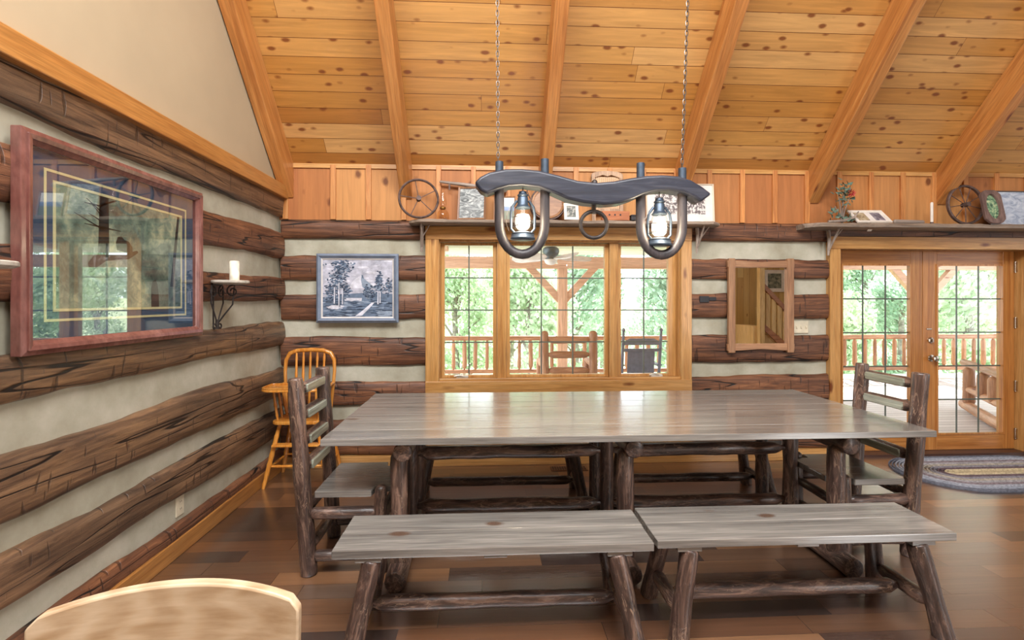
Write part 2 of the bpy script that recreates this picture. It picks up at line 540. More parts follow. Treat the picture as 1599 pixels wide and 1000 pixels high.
gab = [(-2.7, 2.46), (4.9, 2.46), (4.9, EAVE_Z - (4.9 - EAVE_Y) * SL), (RIDGE_Y, EAVE_Z + (EAVE_Y - RIDGE_Y) * SL + 0.1), (-2.7, EAVE_Z)]
MB().prism(gab, -2.1, -1.87, lambda a, b, h: (h, a, b)).build('gable_drywall', M['plaster'], wl)

# window wall: mortar bed around the openings, logs, board and batten above
wb = MB()
WX0, WX1, WZ0, WZ1 = -0.44, 1.838, 0.775, 2.085
DX0, DX1, DZ1 = 3.385, 5.342, 2.03
y0, y1 = YB + 0.025, 4.9
wb.bb(-2.1, WX0, y0, y1, 0, 2.262).bb(WX0, WX1, y0, y1, 0, WZ0).bb(WX0, WX1, y0, y1, WZ1, 2.262)
wb.bb(WX1, DX0, y0, y1, 0, 2.262).bb(DX0, DX1, y0, y1, DZ1, 2.262).bb(DX1, 9.2, y0, y1, 0, 2.262)
wback = structure(wb.build('wall_back', M['chink']))
rows = [(2.088, 2.258), (1.71, 1.93), (1.338, 1.572), (0.93, 1.18), (0.565, 0.775), (0.10, 0.425)]
hewn_log('log', M['hewn_brown'], 8.8, rows[0][0], rows[0][1], wback, (-1.86, YB + 0.004, 0), 0, 91.0, 0.03, 0.006)
for i, (a, b) in enumerate(rows[1:]):
    hewn_log('log', M['hewn_brown'], 1.36, a, b, wback, (-1.86, YB + 0.004, 0), 0, 11.3 + i * 5.9, 0.03)
    a2, b2 = [(1.73, 1.915), (1.358, 1.583), (0.942, 1.203), (0.56, 0.806), (0.10, 0.425)][i]
    hewn_log('log', M['hewn_brown'], 1.40, a2, b2, wback, (1.905, YB + 0.004, 0), 0, 51.7 + i * 6.3, 0.03)
    hewn_log('log', M['hewn_brown'], 2.0, a2, b2, wback, (5.46, YB + 0.004, 0), 0, 151.7 + i * 6.3, 0.03)
hewn_log('log', M['hewn_brown'], 2.46, 0.10, 0.43, wback, (-0.53, YB + 0.004, 0), 0, 71.7, 0.03)
MB().bb(-0.7, 10.6, 0.0, 0.2, 2.262, 2.80).build('upper_boards', M['upper_board'], wback, loc=(-1.4, 4.6, 0))
for k in range(-1, 22):
    w = 0.045 + 0.006 * rnd.random()
    x = -1.4 + 0.32 * k if k >= 0 else -1.825
    MB().bb(-w / 2, w / 2, -0.022, 0.004, 0, 0.50 + 0.008 * rnd.random()).build('batten', M['batten'], wback, loc=(x, 4.6, 2.264), bevel=0.003)
MB().bb(-1.87, 9.0, 4.585, 4.6, 2.735, 2.775).build('ceiling_strip', M['trim'], wback)

structure(MB().bb(-2.1, 9.2, -2.9, -2.7, 0, 2.9).build('wall_rear', M['yellow_board']))
structure(MB().prism([(-2.9, 0), (4.9, 0), (4.9, 2.5), (RIDGE_Y, 6.75), (-2.9, 2.7)], 9.0, 9.2, lambda a, b, h: (h, a, b)).build('wall_right', M['plaster']))

# ceiling slopes and rafters
LEN = (EAVE_Y - RIDGE_Y) / cos(AL)
ce = structure(MB().bb(-2.1, 9.2, -0.42, LEN + 0.1, -0.12, 0.0).build('ceiling', M['ceiling'], loc=(0, EAVE_Y, EAVE_Z), rot=(pi - AL, 0, 0)))
rs = MB().bb(-2.1, 9.2, -0.3, LEN + 0.1, 0.0, 0.12).build('rear_slope', M['ceiling'], None, loc=(0, RIDGE_Y - (EAVE_Y - RIDGE_Y), EAVE_Z), rot=(AL, 0, 0))
rs.parent = ce
rs.matrix_parent_inverse = ce.matrix_basis.inverted()
M['rafter_y'] = wood('orange_rafter_timber', (160, 96, 44), (188, 124, 64), (204, 144, 82), 1, 0.42, 0.9, 16, 0.4, (104, 48, 22), 0.1, 0.08)
for x in (-1.862, -0.79, 0.487, 1.785, 3.09, 4.375, 5.66, 6.95):
    MB().bb(0, 0.105, -0.195, LEN - 0.1, 0.0, 0.226).build('rafter', M['rafter_y'], ce, bevel=0.006, loc=(x, 0, 0))

structure(MB().bb(-1.875, -1.80, -2.7, 4.6, 2.445, 2.56).build('trim_1', M['trim_y'], bevel=0.006))
structure(MB().bb(-1.89, -1.822, -2.7, 4.58, 0, 0.105).build('baseboard_left', M['trim_y'], bevel=0.005))
structure(MB().bb(-1.822, 3.28, 4.548, 4.612, 0, 0.10).build('baseboard_back', M['trim'], bevel=0.005))

# window 1: three sashes in a honey pine casing
w1 = MB()
w1.bb(WX0 - 0.02, WX0 + 0.012, 4.60, 4.82, WZ0, WZ1).bb(WX1 - 0.012, WX1 + 0.02, 4.60, 4.82, WZ0, WZ1)
w1.bb(WX0, WX1, 4.60, 4.82, WZ1 - 0.016, WZ1 + 0.02).bb(WX0, WX1, 4.60, 4.82, WZ0 - 0.02, WZ0 + 0.018)
w1 = structure(w1.build('window_1', M['trim_z'], bevel=0.002))
cs = MB()
for x0, x1 in ((-0.559, WX0 + 0.004), (WX1 - 0.004, 1.936)):
    cs.bb(x0, x1, 4.556, 4.612, 0.68, 2.09)
cs.build('casing', M['trim_z'], w1, bevel=0.004)
MB().bb(-0.559, 1.936, 4.550, 4.612, 2.085, 2.205).bb(-0.559, 1.936, 4.550, 4.612, 0.672, 0.778).bb(WX0 + 0.004, WX1 - 0.004, 4.572, 4.62, 0.778, 0.80).build('casing', M['trim'], w1, bevel=0.004)
for x0, x1 in ((0.100, 0.186), (1.166, 1.250)):
    MB().bb(x0, x1, 4.612, 4.76, WZ0 + 0.018, WZ1 - 0.016).build('mullion', M['trim_z'], w1, bevel=0.004)
SZ0, SZ1 = 0.795, 2.066
for (x0, x1, g0, g1, nc) in ((-0.427, 0.099, -0.392, 0.062, 2), (0.187, 1.165, 0.222, 1.129, 3), (1.251, 1.825, 1.288, 1.748, 2)):
    gz0, gz1 = 0.82, 2.043
    sm = MB()
    sm.bb(x0, g0, 4.66, 4.71, SZ0, SZ1).bb(g1, x1, 4.66, 4.71, SZ0, SZ1).bb(g0, g1, 4.66, 4.71, SZ0, gz0).bb(g0, g1, 4.66, 4.71, gz1, SZ1)
    so = sm.build('sash', M['trim_z'], w1, bevel=0.002)
    MB().bb(g0, g1, 4.684, 4.688, gz0, gz1).build('pane', M['glass'], so)
    gr = MB()
    for k in range(1, nc):
        xx = g0 + (g1 - g0) * k / nc
        gr.bb(xx - 0.006, xx + 0.006, 4.689, 4.697, gz0, gz1)
    for k in range(1, 4):
        zz = gz0 + (gz1 - gz0) * k / 4
        gr.bb(g0, g1, 4.689, 4.696, zz - 0.006, zz + 0.006)
    gr.build('grille', M['muntin'], so)
    if nc == 2:
        cx = (g0 + g1) / 2 + (-0.06 if x0 < 0 else 0.10)
        c_ = MB().bb(cx - 0.055, cx + 0.055, 4.61, 4.66, SZ0 + 0.004, SZ0 + 0.022)
        c_.tube([(cx + 0.02, 4.61, SZ0 + 0.02), (cx - 0.03, 4.60, SZ0 + 0.035), (cx - 0.075, 4.60, SZ0 + 0.022)], [0.008, 0.007, 0.006], 8)
        c_.build('crank_handle', M['white_metal'], so, True)

# doors 1 and 2: a pair of french doors set deep in the wall
tr = MB().bb(3.284, DX0 + 0.004, 4.552, 4.62, 0, 2.03).bb(DX1 - 0.004, 5.46, 4.552, 4.62, 0, 2.03)
tr.bb(DX0 - 0.02, DX0 + 0.004, 4.60, 4.9, 0, DZ1).bb(DX1 - 0.004, DX1 + 0.02, 4.60, 4.9, 0, DZ1)
tr = structure(tr.build('trim_2', M['trim_z'], bevel=0.003))
MB().bb(3.284, 5.46, 4.545, 4.62, 2.018, 2.135).bb(DX0, DX1, 4.60, 4.9, DZ1 - 0.012, DZ1 + 0.02).build('head_casing', M['trim'], tr, bevel=0.003)
MB().bb(DX0, DX1, 4.60, 4.9, 0.0, 0.022).build('threshold', plain('dark_threshold', (70, 46, 38), 0.4), tr)
mid = (DX0 + DX1) / 2
for i, (x0, x1, g0, g1) in enumerate(((DX0 + 0.006, mid - 0.002, 3.525, 4.235), (mid + 0.002, DX1 - 0.006, 4.515, 5.215))):
    z0, z1, gz0, gz1 = 0.024, 2.018, 0.185, 1.878
    dm = MB().bb(x0, g0, 4.72, 4.764, z0, z1).bb(g1, x1, 4.72, 4.764, z0, z1)
    d_ = structure(dm.build('door_%d' % (i + 1), M['door_z'], bevel=0.003))
    MB().bb(g0, g1, 4.72, 4.764, z0, gz0).bb(g0, g1, 4.72, 4.764, gz1, z1).build('rail', M['door_x'], d_, bevel=0.003)
    MB().ring(g1 - g0 + 0.02, gz1 - gz0 + 0.02, 0.018, 0, 0.008, lambda a, b, h: ((g0 + g1) / 2 + a, 4.72 - h, (gz0 + gz1) / 2 + b)).build('glazing_bead', M['door_z'], d_)
    MB().bb(g0, g1, 4.738, 4.743, gz0, gz1).build('pane', M['glass'], d_)
    gr = MB()
    for k in range(1, 3):
        xx = g0 + (g1 - g0) * k / 3
        gr.bb(xx - 0.0065, xx + 0.0065, 4.745, 4.752, gz0, gz1)
    for k in range(1, 5):
        zz = gz0 + (gz1 - gz0) * k / 5
        gr.bb(g0, g1, 4.745, 4.751, zz - 0.0065, zz + 0.0065)
    gr.build('grille', M['muntin'], d_)
    Ry = Matrix.Rotation(pi / 2, 4, 'X')
    if i == 1:
        MB().lathe([(0.032, 0), (0.034, 0.006), (0.014, 0.012), (0.012, 0.03), (0.026, 0.038), (0.031, 0.05), (0.027, 0.064), (0.012, 0.070)], (4.452, 4.72, 0.945), 20, Ry).build('knob', M['nickel'], d_, True)
        MB().lathe([(0.028, 0), (0.028, 0.012), (0.02, 0.016), (0.006, 0.018)], (4.443, 4.72, 1.125), 20, Ry).bb(4.437, 4.449, 4.685, 4.704, 1.108, 1.142).build('deadbolt', M['nickel'], d_, True)
        MB().bb(4.40, 4.455, 4.712, 4.722, 1.233, 1.243).build('strike_plate', M['nickel'], d_)
        for hz in (0.18, 0.66, 1.30, 1.86):
            MB().bb(DX1 - 0.016, DX1 - 0.004, 4.69, 4.72, hz - 0.05, hz + 0.05).tube([(DX1 - 0.012, 4.706, hz - 0.055), (DX1 - 0.012, 4.706, hz + 0.055)], 0.008, 8).build('hinge', M['nickel'], d_)

# ------------------------------------------------------------------ porch
DZ = -0.18
pd = structure(MB().bb(-5, 16, 4.9, 11.0, DZ - 0.1, DZ).build('porch_floor', M['deck']))
pr = MB().add([(-5, 4.9, 3.35), (16, 4.9, 3.35), (16, 11.3, 2.58), (-5, 11.3, 2.58), (-5, 4.9, 3.45), (16, 4.9, 3.45), (16, 11.3, 2.68), (-5, 11.3, 2.68)],
              [(0, 1, 2, 3), (7, 6, 5, 4), (0, 4, 5, 1), (1, 5, 6, 2), (2, 6, 7, 3), (3, 7, 4, 0)]).build('porch_roof', M['porch_roof'])
structure(pr)
M['pinkwood'] = wood('pinkish_porch_timber', (196, 150, 118), (216, 172, 140), (228, 188, 158), 0, 0.55, 0.8, 12, 0.25, (140, 90, 62), 0.05)
M['pinkwood_z'] = wood('pinkish_porch_post_timber', (190, 146, 114), (212, 168, 136), (224, 184, 154), 2, 0.55, 0.8, 12, 0.25, (140, 90, 62), 0.05)
for x in (-3.4, -0.9, 1.0, 2.6, 5.0, 7.4, 9.8, 12.2):
    MB().add([(x, 4.9, 3.22), (x + .11, 4.9, 3.22), (x + .11, 10.4, 2.56), (x, 10.4, 2.56), (x, 4.9, 3.35), (x + .11, 4.9, 3.35), (x + .11, 10.4, 2.69), (x, 10.4, 2.69)],
             [(0, 1, 2, 3), (7, 6, 5, 4), (0, 4, 5, 1), (1, 5, 6, 2), (2, 6, 7, 3), (3, 7, 4, 0)]).build('roof_rafter', M['pinkwood'], pr)
MB().bb(-5, 16, 10.38, 10.60, 2.21, 2.45).build('roof_beam', M['pinkwood'], pr)
def porch_post(x, label, first=[None]):
    p = thing('porch_post', label, 'post', (x, 10.49, DZ), 0, 'square timber posts along the porch')
    MB().bb(-0.10, 0.10, -0.10, 0.10, 0, 2.39).build('shaft', M['pinkwood_z'], p, bevel=0.008)
    for s in (-1, 1):
        b = MB().prism([(0.10, 1.66), (0.10, 1.88), (0.58, 2.39), (0.78, 2.39)], -0.06, 0.06, lambda a, b, h: (a * s, h, b))
        b.build('brace', M['pinkwood'], p, bevel=0.004)
    return p
porch_post(1.62, 'square porch post with two angled braces seen through the middle window sash')
porch_post(9.72, 'square porch post with braces seen behind where the french doors meet')

M['railwood'] = wood('peeled_rail_log', (150, 98, 66), (184, 130, 92), (208, 156, 118), 2, 0.5, 1.5, 12, 0.2, (120, 66, 44), 0.05)
rl = thing('porch_railing', 'peeled log railing with upright balusters along the far edge of the porch', 'railing', (0, 10.5, DZ))
for (a, b) in ((-4.6, 1.51), (1.73, 9.61), (9.83, 15.8)):
    log('top_rail', M['railwood'], (a, 0, 0.90), (b, 0, 0.90), 0.052, None, rl, ('flat', 'flat'), 0.1, 10, step=0.3)
    log('bottom_rail', M['railwood'], (a, 0, 0.20), (b, 0, 0.20), 0.045, None, rl, ('flat', 'flat'), 0.1, 10, step=0.3)
bal = [log('baluster', M['railwood'], (0, 0, 0.23), (0, 0, 0.87), r, r * 0.95, rl, ('cone', 'cone'), 0.22, 9, step=0.08) for r in (0.043, 0.039, 0.046)]
i = 0
for k in range(85):
    x = -4.4 + 0.232 * k
    if abs(x - 1.62) < 0.16 or abs(x - 9.72) < 0.16 or x > 15.6:
        continue
    if i < 3:
        b = bal[i]
    else:
        b = bal[i % 3].copy()
        C.objects.link(b)
        b.parent = rl
    b.location.x = x + rnd.uniform(-0.012, 0.012)
    i += 1

# ground and wooded hillside beyond the porch
def ground():
    n = 24
    vs, fs = [], []
    for j in range(n + 1):
        for k in range(n + 1):
            x, y = -40 + 110 * k / n, 11.5 + 60 * j / n
            z = -3.2 + max(0, y - 20) * 0.10 + 0.5 * noise.noise(Vector((x * 0.2, y * 0.2, 0)))
            vs.append((x, y, z))
    for j in range(n):
        for k in range(n):
            a = j * (n + 1) + k
            fs.append((a, a + 1, a + n + 2, a + n + 1))
    return MB().add(vs, fs)
g_ = ground().build('ground', plain('pale_grassy_ground', (176, 186, 140), 0.9, 0, 0.2, 0.2, 1.5), None, True)
structure(g_)

def leafmat(name, c1, c2):
    t = NT(name)
    v = t.obj()
    col = t.ramp(t.noise(v, 1.3, 3), [(0.3, c1), (0.7, c2)])
    d = t.n('BsdfDiffuse', {'Color': col})
    tl = t.n('BsdfTranslucent', {'Color': col})
    mx = t.n('MixShader', {0: 0.45, 1: d.outputs[0], 2: tl.outputs[0]})
    t.t.links.new(mx.outputs[0], t.out.inputs['Surface'])
    return t.m
LM = [leafmat('spring_green_leaves', (158, 180, 138), (210, 222, 188)), leafmat('pale_green_leaves', (168, 190, 154), (216, 226, 196)), leafmat('soft_green_leaves', (142, 168, 144), (198, 214, 190))]
BARK = plain('grey_tree_bark', (136, 126, 116), 0.9, 0, 0.2, 0.2, 8)
def tree_meshes(seed, spread, height, nleaf, m):
    r = random.Random(seed)
    t = MB()
    trunk = [(0, 0, 0), (0.1, 0.05, height * 0.3), (0.0, 0.1, height * 0.6), (0.15, 0, height * 0.95)]
    t.tube(trunk, [0.17, 0.14, 0.1, 0.03], 8)
    ends = []
    for k in range(16):
        f = r.uniform(0.25, 0.9)
        a = r.uniform(0, 2 * pi)
        L = spread * r.uniform(0.5, 1.0) * (1.15 - f * 0.55)
        z = height * f
        e = Vector((cos(a) * L, sin(a) * L, z + r.uniform(0.0, 0.9)))
        t.tube([(0, 0, z - 0.5), e * 0.5 + Vector((0, 0, z * 0.45)), e], [0.06, 0.04, 0.012], 5)
        ends.append(e)
    lf = MB()
    for e in ends:
        for q in range(nleaf // len(ends)):
            p = e * r.uniform(0.5, 1.0) + Vector((r.uniform(-0.5, 0.5), r.uniform(-0.5, 0.5), 0))
            p.z = e.z + r.gauss(0, 0.36)
            d = Vector((r.gauss(0, 1), r.gauss(0, 1), r.gauss(0, 0.5))).normalized()
            u = d.orthogonal().normalized()
            w = d.cross(u)
            s1 = r.uniform(0.06, 0.13)
            lf.add([p - u * s1, p + w * s1 * 0.55, p + u * s1, p - w * s1 * 0.55], [(0, 1, 2, 3)])
    return t, lf
protos = []
kinds = ['light green leafy tree', 'pale grey-green leafy tree', 'soft blue-green leafy tree']
for k in range(3):
    t, lf = tree_meshes(40 + k, 1.75 + 0.08 * k, 7.6 + 0.5 * k, 6400, LM[k])
    o = thing('tree', '', 'tree')
    t.build('trunk', BARK, o, True)
    lf.build('foliage', LM[k], o)
    protos.append(o)
spots = [(-3.4 + 4.8 * k, 15.4) for k in range(6)] + [(-6.0 + 4.8 * k, 20.4) for k in range(8)] + [(-8.4 + 4.8 * k, 25.4) for k in range(10)]
where = ['growing nearest the porch railing', 'growing behind the first row of trees', 'growing farthest up the wooded slope']
for k, (x, y) in enumerate(spots):
    o = protos[k] if k < 3 else copy_tree(protos[k % 3])
    o.location = (x, y, -3.75 + max(0, y - 20) * 0.10 + rnd.uniform(-0.4, 0.4))
    o.rotation_euler = (0, 0, rnd.uniform(0, 6.28))
    s = rnd.uniform(0.92, 1.05)
    o.scale = (s * 1.05, s * 1.05, s)
    row = 0 if y < 18 else (1 if y < 24 else 2)
    tag(o, '%s %s' % (kinds[k % 3], where[row]), 'tree', '%ss %s' % (kinds[k % 3], where[row]))

# ------------------------------------------------------------------ dining table
PEEL, TEN, SLAT, TOP = M['peeled'], M['tenon'], M['slat'], M['top']
def planked(x0, x1, y0, y1, z0, z1, n, parent, name, bevel=0.003):
    mb = MB()
    w = (y1 - y0) / n
    for k in range(n):
        mb.bb(x0 + 0.002 * (k % 2), x1 - 0.002 * ((k + 1) % 2), y0 + k * w + 0.0006, y0 + (k + 1) * w - 0.0006, z0, z1)
    return mb.build(name, TOP, parent, bevel=bevel)
tb = thing('dining_table', 'long dining table with grey-brown plank top on dark peeled log trestles', 'table', (0.815, 3.24, 0))
planked(-1.675, 1.675, -0.64, 0.64, 0.765, 0.80, 7, tb, 'tabletop')
for x in (-1.29, -0.04, 1.185):
    log('foot', PEEL, (x, -0.66, 0.058), (x, 0.305, 0.058), 0.056, 0.054, tb, nz=0.1)
    log('cross_beam', PEEL, (x + 0.03, -0.60, 0.712), (x + 0.03, 0.56, 0.712), 0.052, 0.05, tb, nz=0.08)
    for y, r in ((-0.52, 0.046), (-0.09, 0.043), (0.245, 0.042)):
        log('leg', PEEL, (x, y, 0.085), (x, y, 0.70), r * 1.06, r, tb, ('flat', 'round'))
for a, b in ((-1.25, -0.08), (0.0, 1.145)):
    for z in (0.555, 0.22):
        log('stretcher', PEEL, (a, -0.09, z), (b, -0.09, z), 0.041, 0.039, tb, ('cone', 'cone'), nz=0.2)

# ------------------------------------------------------------------ benches
def make_bench(label, n):
    t = thing('log_bench', label, 'bench', (0, 0, 0), 0, 'plank-topped log benches at the table')
    planked(-0.695, 0.695, -0.175, 0.175, 0.424, 0.46, n, t, 'seat')
    for s in (-1, 1):
        MB().bb(s * 0.545 - 0.055, s * 0.545 + 0.055, -0.165, 0.165, 0.402, 0.424).build('cleat', TOP, t, bevel=0.002)
        for q in (-1, 1):
            log('leg', PEEL, (s * 0.615, q * 0.195, 0.0), (s * 0.535, q * 0.135, 0.402), 0.044, 0.040, t, ('flat', 'flat'))
        log('side_rail', PEEL, (s * 0.588, -0.16, 0.135), (s * 0.588, 0.16, 0.135), 0.034, 0.032, t, ('cone', 'cone'), nz=0.1)
    log('stretcher', PEEL, (-0.57, 0, 0.13), (0.57, 0, 0.13), 0.036, 0.034, t, ('cone', 'cone'), nz=0.14)
    MB().bb(-0.05, 0.05, -0.165, 0.165, 0.410, 0.424).build('cleat', TOP, t, bevel=0.002)
    return t
b0 = make_bench('log bench with grey plank seat in front of the table, by the left chair', 2)
b0.location = (0.04, 2.295, 0)
for lab, x, y in (('log bench with grey plank seat in front of the table, by the right chair', 1.45, 2.315),
                  ('log bench pushed under the table below the window, on the high chair side', 0.11, 3.80),
                  ('log bench pushed under the table below the window, on the french door side', 1.545, 3.80)):
    c = copy_tree(b0)
    c.location = (x, y, 0)
    c['label'] = lab

# ------------------------------------------------------------------ log chairs
def make_chair(label):
    t = thing('log_chair', label, 'chair', (0, 0, 0), 0, 'log chairs at the ends of the table')
    for s in (-1, 1):
        log('back_post', PEEL, (0, s * 0.228, 0), (-0.075, s * 0.228, 1.09), 0.046, 0.042, t)
        log('front_leg', PEEL, (0.395, s * 0.222, 0), (0.395, s * 0.222, 0.49), 0.038, 0.036, t, ('flat', 'round'))
        for z, r in ((0.335, 0.034), (0.10, 0.033)):
            log('side_rail', PEEL, (0.0 - 0.07 * z, s * 0.222, z), (0.40, s * 0.222, z), r, r, t, ('cone', 'cone'))
    for x, z in ((0.395, 0.30), (0.395, 0.15), (-0.02, 0.36), (-0.008, 0.14)):
        log('cross_rail', PEEL, (x, -0.21, z), (x, 0.21, z), 0.03, 0.03, t, ('cone', 'cone'))
    seat = [(0.035, -0.245), (0.345, -0.245), (0.355, -0.172), (0.475, -0.172), (0.475, 0.172), (0.355, 0.172), (0.345, 0.245), (0.035, 0.245)]
    MB().prism(seat, 0.428, 0.464).build('seat', TOP, t, bevel=0.005)
    for z in (1.02, 0.875, 0.73, 0.585):
        x = -0.075 * z / 1.09
        o = log('slat', PEEL, (x, -0.205, z), (x, 0.205, z), 0.034, 0.034, t, ('cone', 'cone'), nz=0.06)
        # the split face of the slat, looking towards the table
        MB().prism([(-0.150, -0.024), (0.150, -0.024), (0.158, 0), (0.150, 0.024), (-0.150, 0.024), (-0.158, 0)], 0.020, 0.038,
                   lambda a, b, h: (x + h, a, z + b)).build('split_face', SLAT2, t, bevel=0.004)
    return t
SLAT2 = wood('grey_green_split_slat_face', (104, 104, 92), (146, 148, 132), (178, 182, 162), 1, 0.24, 1.4, 22, 0.2, (90, 74, 60), 0.08, 0.4)
c0 = make_chair('dark log chair with plank seat beside the high chair')
c0.location = (-0.985, 3.025, 0)
c1 = copy_tree(c0)
c1['label'] = 'dark log chair with plank seat by the french doors and braided rug'
c1.location = (2.515, 3.045, 0)
c1.rotation_euler = (0, 0, pi)

# ------------------------------------------------------------------ high chair
HW = wood('honey_varnished_maple', (190, 112, 36), (216, 142, 56), (230, 164, 82), 2, 0.25, 1.2, 20, 0, bump=0.03, coat=0.4)
hc = thing('high_chair', 'honey-coloured wooden high chair with tray in the log corner', 'high chair', (-1.545, 4.26, 0))
def turned(name, p0, p1, r, parent, beads=5):
    p0, p1 = Vector(p0), Vector(p1)
    n = 28
    pts = [p0.lerp(p1, i / n) for i in range(n + 1)]
    rad = [r * (0.72 + 0.28 * sin(pi * i / n) + 0.16 * (abs(sin(pi * beads * i / n)) > 0.93)) for i in range(n + 1)]
    return MB().tube(pts, rad, 10).build(name, HW, parent, True)
for sx in (-1, 1):
    for sy in (-1, 1):
        turned('leg', (sx * 0.255, 0.015 + sy * 0.195, 0), (sx * 0.15, 0.02 + sy * 0.125, 0.52), 0.019, hc, 7)
for sx in (-1, 1):
    turned('rung', (sx * 0.222, -0.15, 0.16), (sx * 0.222, 0.18, 0.16), 0.012, hc, 3)
turned('rung', (-0.222, -0.15, 0.17), (0.222, -0.15, 0.17), 0.012, hc, 3)
turned('rung', (-0.222, 0.18, 0.17), (0.222, 0.18, 0.17), 0.012, hc, 3)
MB().bb(-0.19, 0.19, -0.19, -0.11, 0.335, 0.352).build('footrest', HW, hc, bevel=0.005)
def rrect(w, h, r, n=6, r2=None):
    r2 = r if r2 is None else r2
    pts = []
    for cx, cy, a0, rr in ((w / 2, h / 2, 0, r), (-w / 2, h / 2, pi / 2, r), (-w / 2, -h / 2, pi, r2), (w / 2, -h / 2, 3 * pi / 2, r2)):
        ox, oy = cx - math.copysign(rr, cx), cy - math.copysign(rr, cy)
        pts += [(ox + rr * cos(a0 + pi / 2 * k / n), oy + rr * sin(a0 + pi / 2 * k / n)) for k in range(n + 1)]
    return pts
MB().prism([(x, y - 0.01) for x, y in rrect(0.40, 0.36, 0.07)], 0.515, 0.542).build('seat', HW, hc, bevel=0.006)
bow = [(-0.185, 0.12, 0.54), (-0.20, 0.135, 0.72), (-0.212, 0.15, 0.90), (-0.207, 0.158, 1.0), (-0.175, 0.163, 1.06), (-0.11, 0.168, 1.083), (0, 0.172, 1.088),
       (0.11, 0.168, 1.083), (0.175, 0.163, 1.06), (0.207, 0.158, 1.0), (0.212, 0.15, 0.90), (0.20, 0.135, 0.72), (0.185, 0.12, 0.54)]
MB().tube(bow, [0.013, 0.014, 0.015, 0.017, 0.019, 0.019, 0.019, 0.019, 0.019, 0.017, 0.015, 0.014, 0.013], 10).build('back_bow', HW, hc, True)
for k in range(5):
    x = -0.12 + 0.06 * k
    turned('spindle', (x * 0.95, 0.125, 0.54), (x, 0.168, 1.08), 0.011, hc, 4)
for sx in (-1, 1):
    MB().tube([(sx * 0.205, 0.15, 0.80), (sx * 0.21, 0.05, 0.80), (sx * 0.205, -0.08, 0.79), (sx * 0.19, -0.16, 0.79)], 0.014, 10).build('arm', HW, hc, True)
    for y in (-0.12, -0.03, 0.06):
        turned('arm_spindle', (sx * 0.165, y, 0.54), (sx * 0.20, y, 0.79), 0.011, hc, 3)
tray = [(x, y - 0.185) for x, y in rrect(0.49, 0.26, 0.03, 6, 0.10)]
tm = MB().prism(tray, 0.80, 0.822)
tr_ = tm.build('tray', HW, hc, bevel=0.007)
rim = [(x * 0.97, y * 0.97 - 0.004, 0.826) for x, y in tray]
MB().tube(rim, 0.007, 8, closed=True).build('tray_rim', HW, tr_, True)

# ------------------------------------------------------------------ pale oak chair in the near corner
OAKM = NT('pale_limed_oak')
v_ = OAKM.obj()
g_1 = OAKM.n('TexWave', {'Vector': OAKM.n('VectorMath', {0: OAKM.scaled(v_, (1.6, 1, 7)), 1: (0, 0, 0)}, operation='ADD').outputs[0], 'Scale': 2.6, 'Distortion': 7.0, 'Detail': 3.0, 'Detail Scale': 0.9}, wave_type='RINGS', rings_direction='Z').outputs[0]
g_2 = OAKM.noise(OAKM.scaled(v_, (4, 40, 60)), 1.0, 4)
oc = OAKM.mix(0.6, OAKM.ramp(g_1, [(0.1, (158, 128, 96)), (0.6, (184, 156, 124)), (0.95, (200, 178, 150))]), OAKM.ramp(g_2, [(0.3, (170, 138, 102)), (0.7, (212, 188, 158))]))
OAK = OAKM.fin(oc, 0.38, 0.15)
ok = thing('oak_chair', 'pale oak chair with a broad curved backrest in the near corner', 'chair', (-0.612, 0.985, 0), radians(4))
def oak_back():
    n = 26
    rows = 14
    vs, fs = [], []
    hw = 0.243
    def top(t):
        return 0.952 - 0.026 * abs(t) ** 2.2 - (0.016 * max(0, (abs(t) - 0.93) / 0.07) ** 2)
    for side in (0, 1):
        for i in range(n + 1):
            t = -1 + 2 * i / n
            for j in range(rows + 1):
                z = 0.62 + (top(t) - 0.62) * j / rows
                y = 0.045 * (1 - t * t) + 0.02 * (z - 0.62) / 0.35 + (0.026 if side else 0.0)
                vs.append((t * hw, y - 0.03, z))
    m = (n + 1) * (rows + 1)
    def I(s, i, j):
        return s * m + i * (rows + 1) + j
    for i in range(n):
        for j in range(rows):
            fs.append((I(0, i, j), I(0, i + 1, j), I(0, i + 1, j + 1), I(0, i, j + 1)))
            fs.append((I(1, i, j), I(1, i, j + 1), I(1, i + 1, j + 1), I(1, i + 1, j)))
        fs.append((I(0, i, rows), I(0, i + 1, rows), I(1, i + 1, rows), I(1, i, rows)))
        fs.append((I(0, i, 0), I(1, i, 0), I(1, i + 1, 0), I(0, i + 1, 0)))
    for j in range(rows):
        fs.append((I(0, 0, j), I(0, 0, j + 1), I(1, 0, j + 1), I(1, 0, j)))
        fs.append((I(0, n, j), I(1, n, j), I(1, n, j + 1), I(0, n, j + 1)))
    return MB().add(vs, fs)
oak_back().build('backrest', OAK, ok, True, bevel=0.005, angle=45)
for s in (-1, 1):
    MB().tube([(s * 0.20, 0.02, 0), (s * 0.205, 0.005, 0.45), (s * 0.215, -0.008, 0.70)], [0.018, 0.022, 0.018], 12).build('back_post', OAK, ok, True)
    MB().tube([(s * 0.205, -0.40, 0), (s * 0.19, -0.37, 0.43)], [0.016, 0.022], 12).build('front_leg', OAK, ok, True)
MB().prism([(x, y - 0.19) for x, y in rrect(0.46, 0.44, 0.06)], 0.43, 0.46).build('seat', OAK, ok, bevel=0.008)

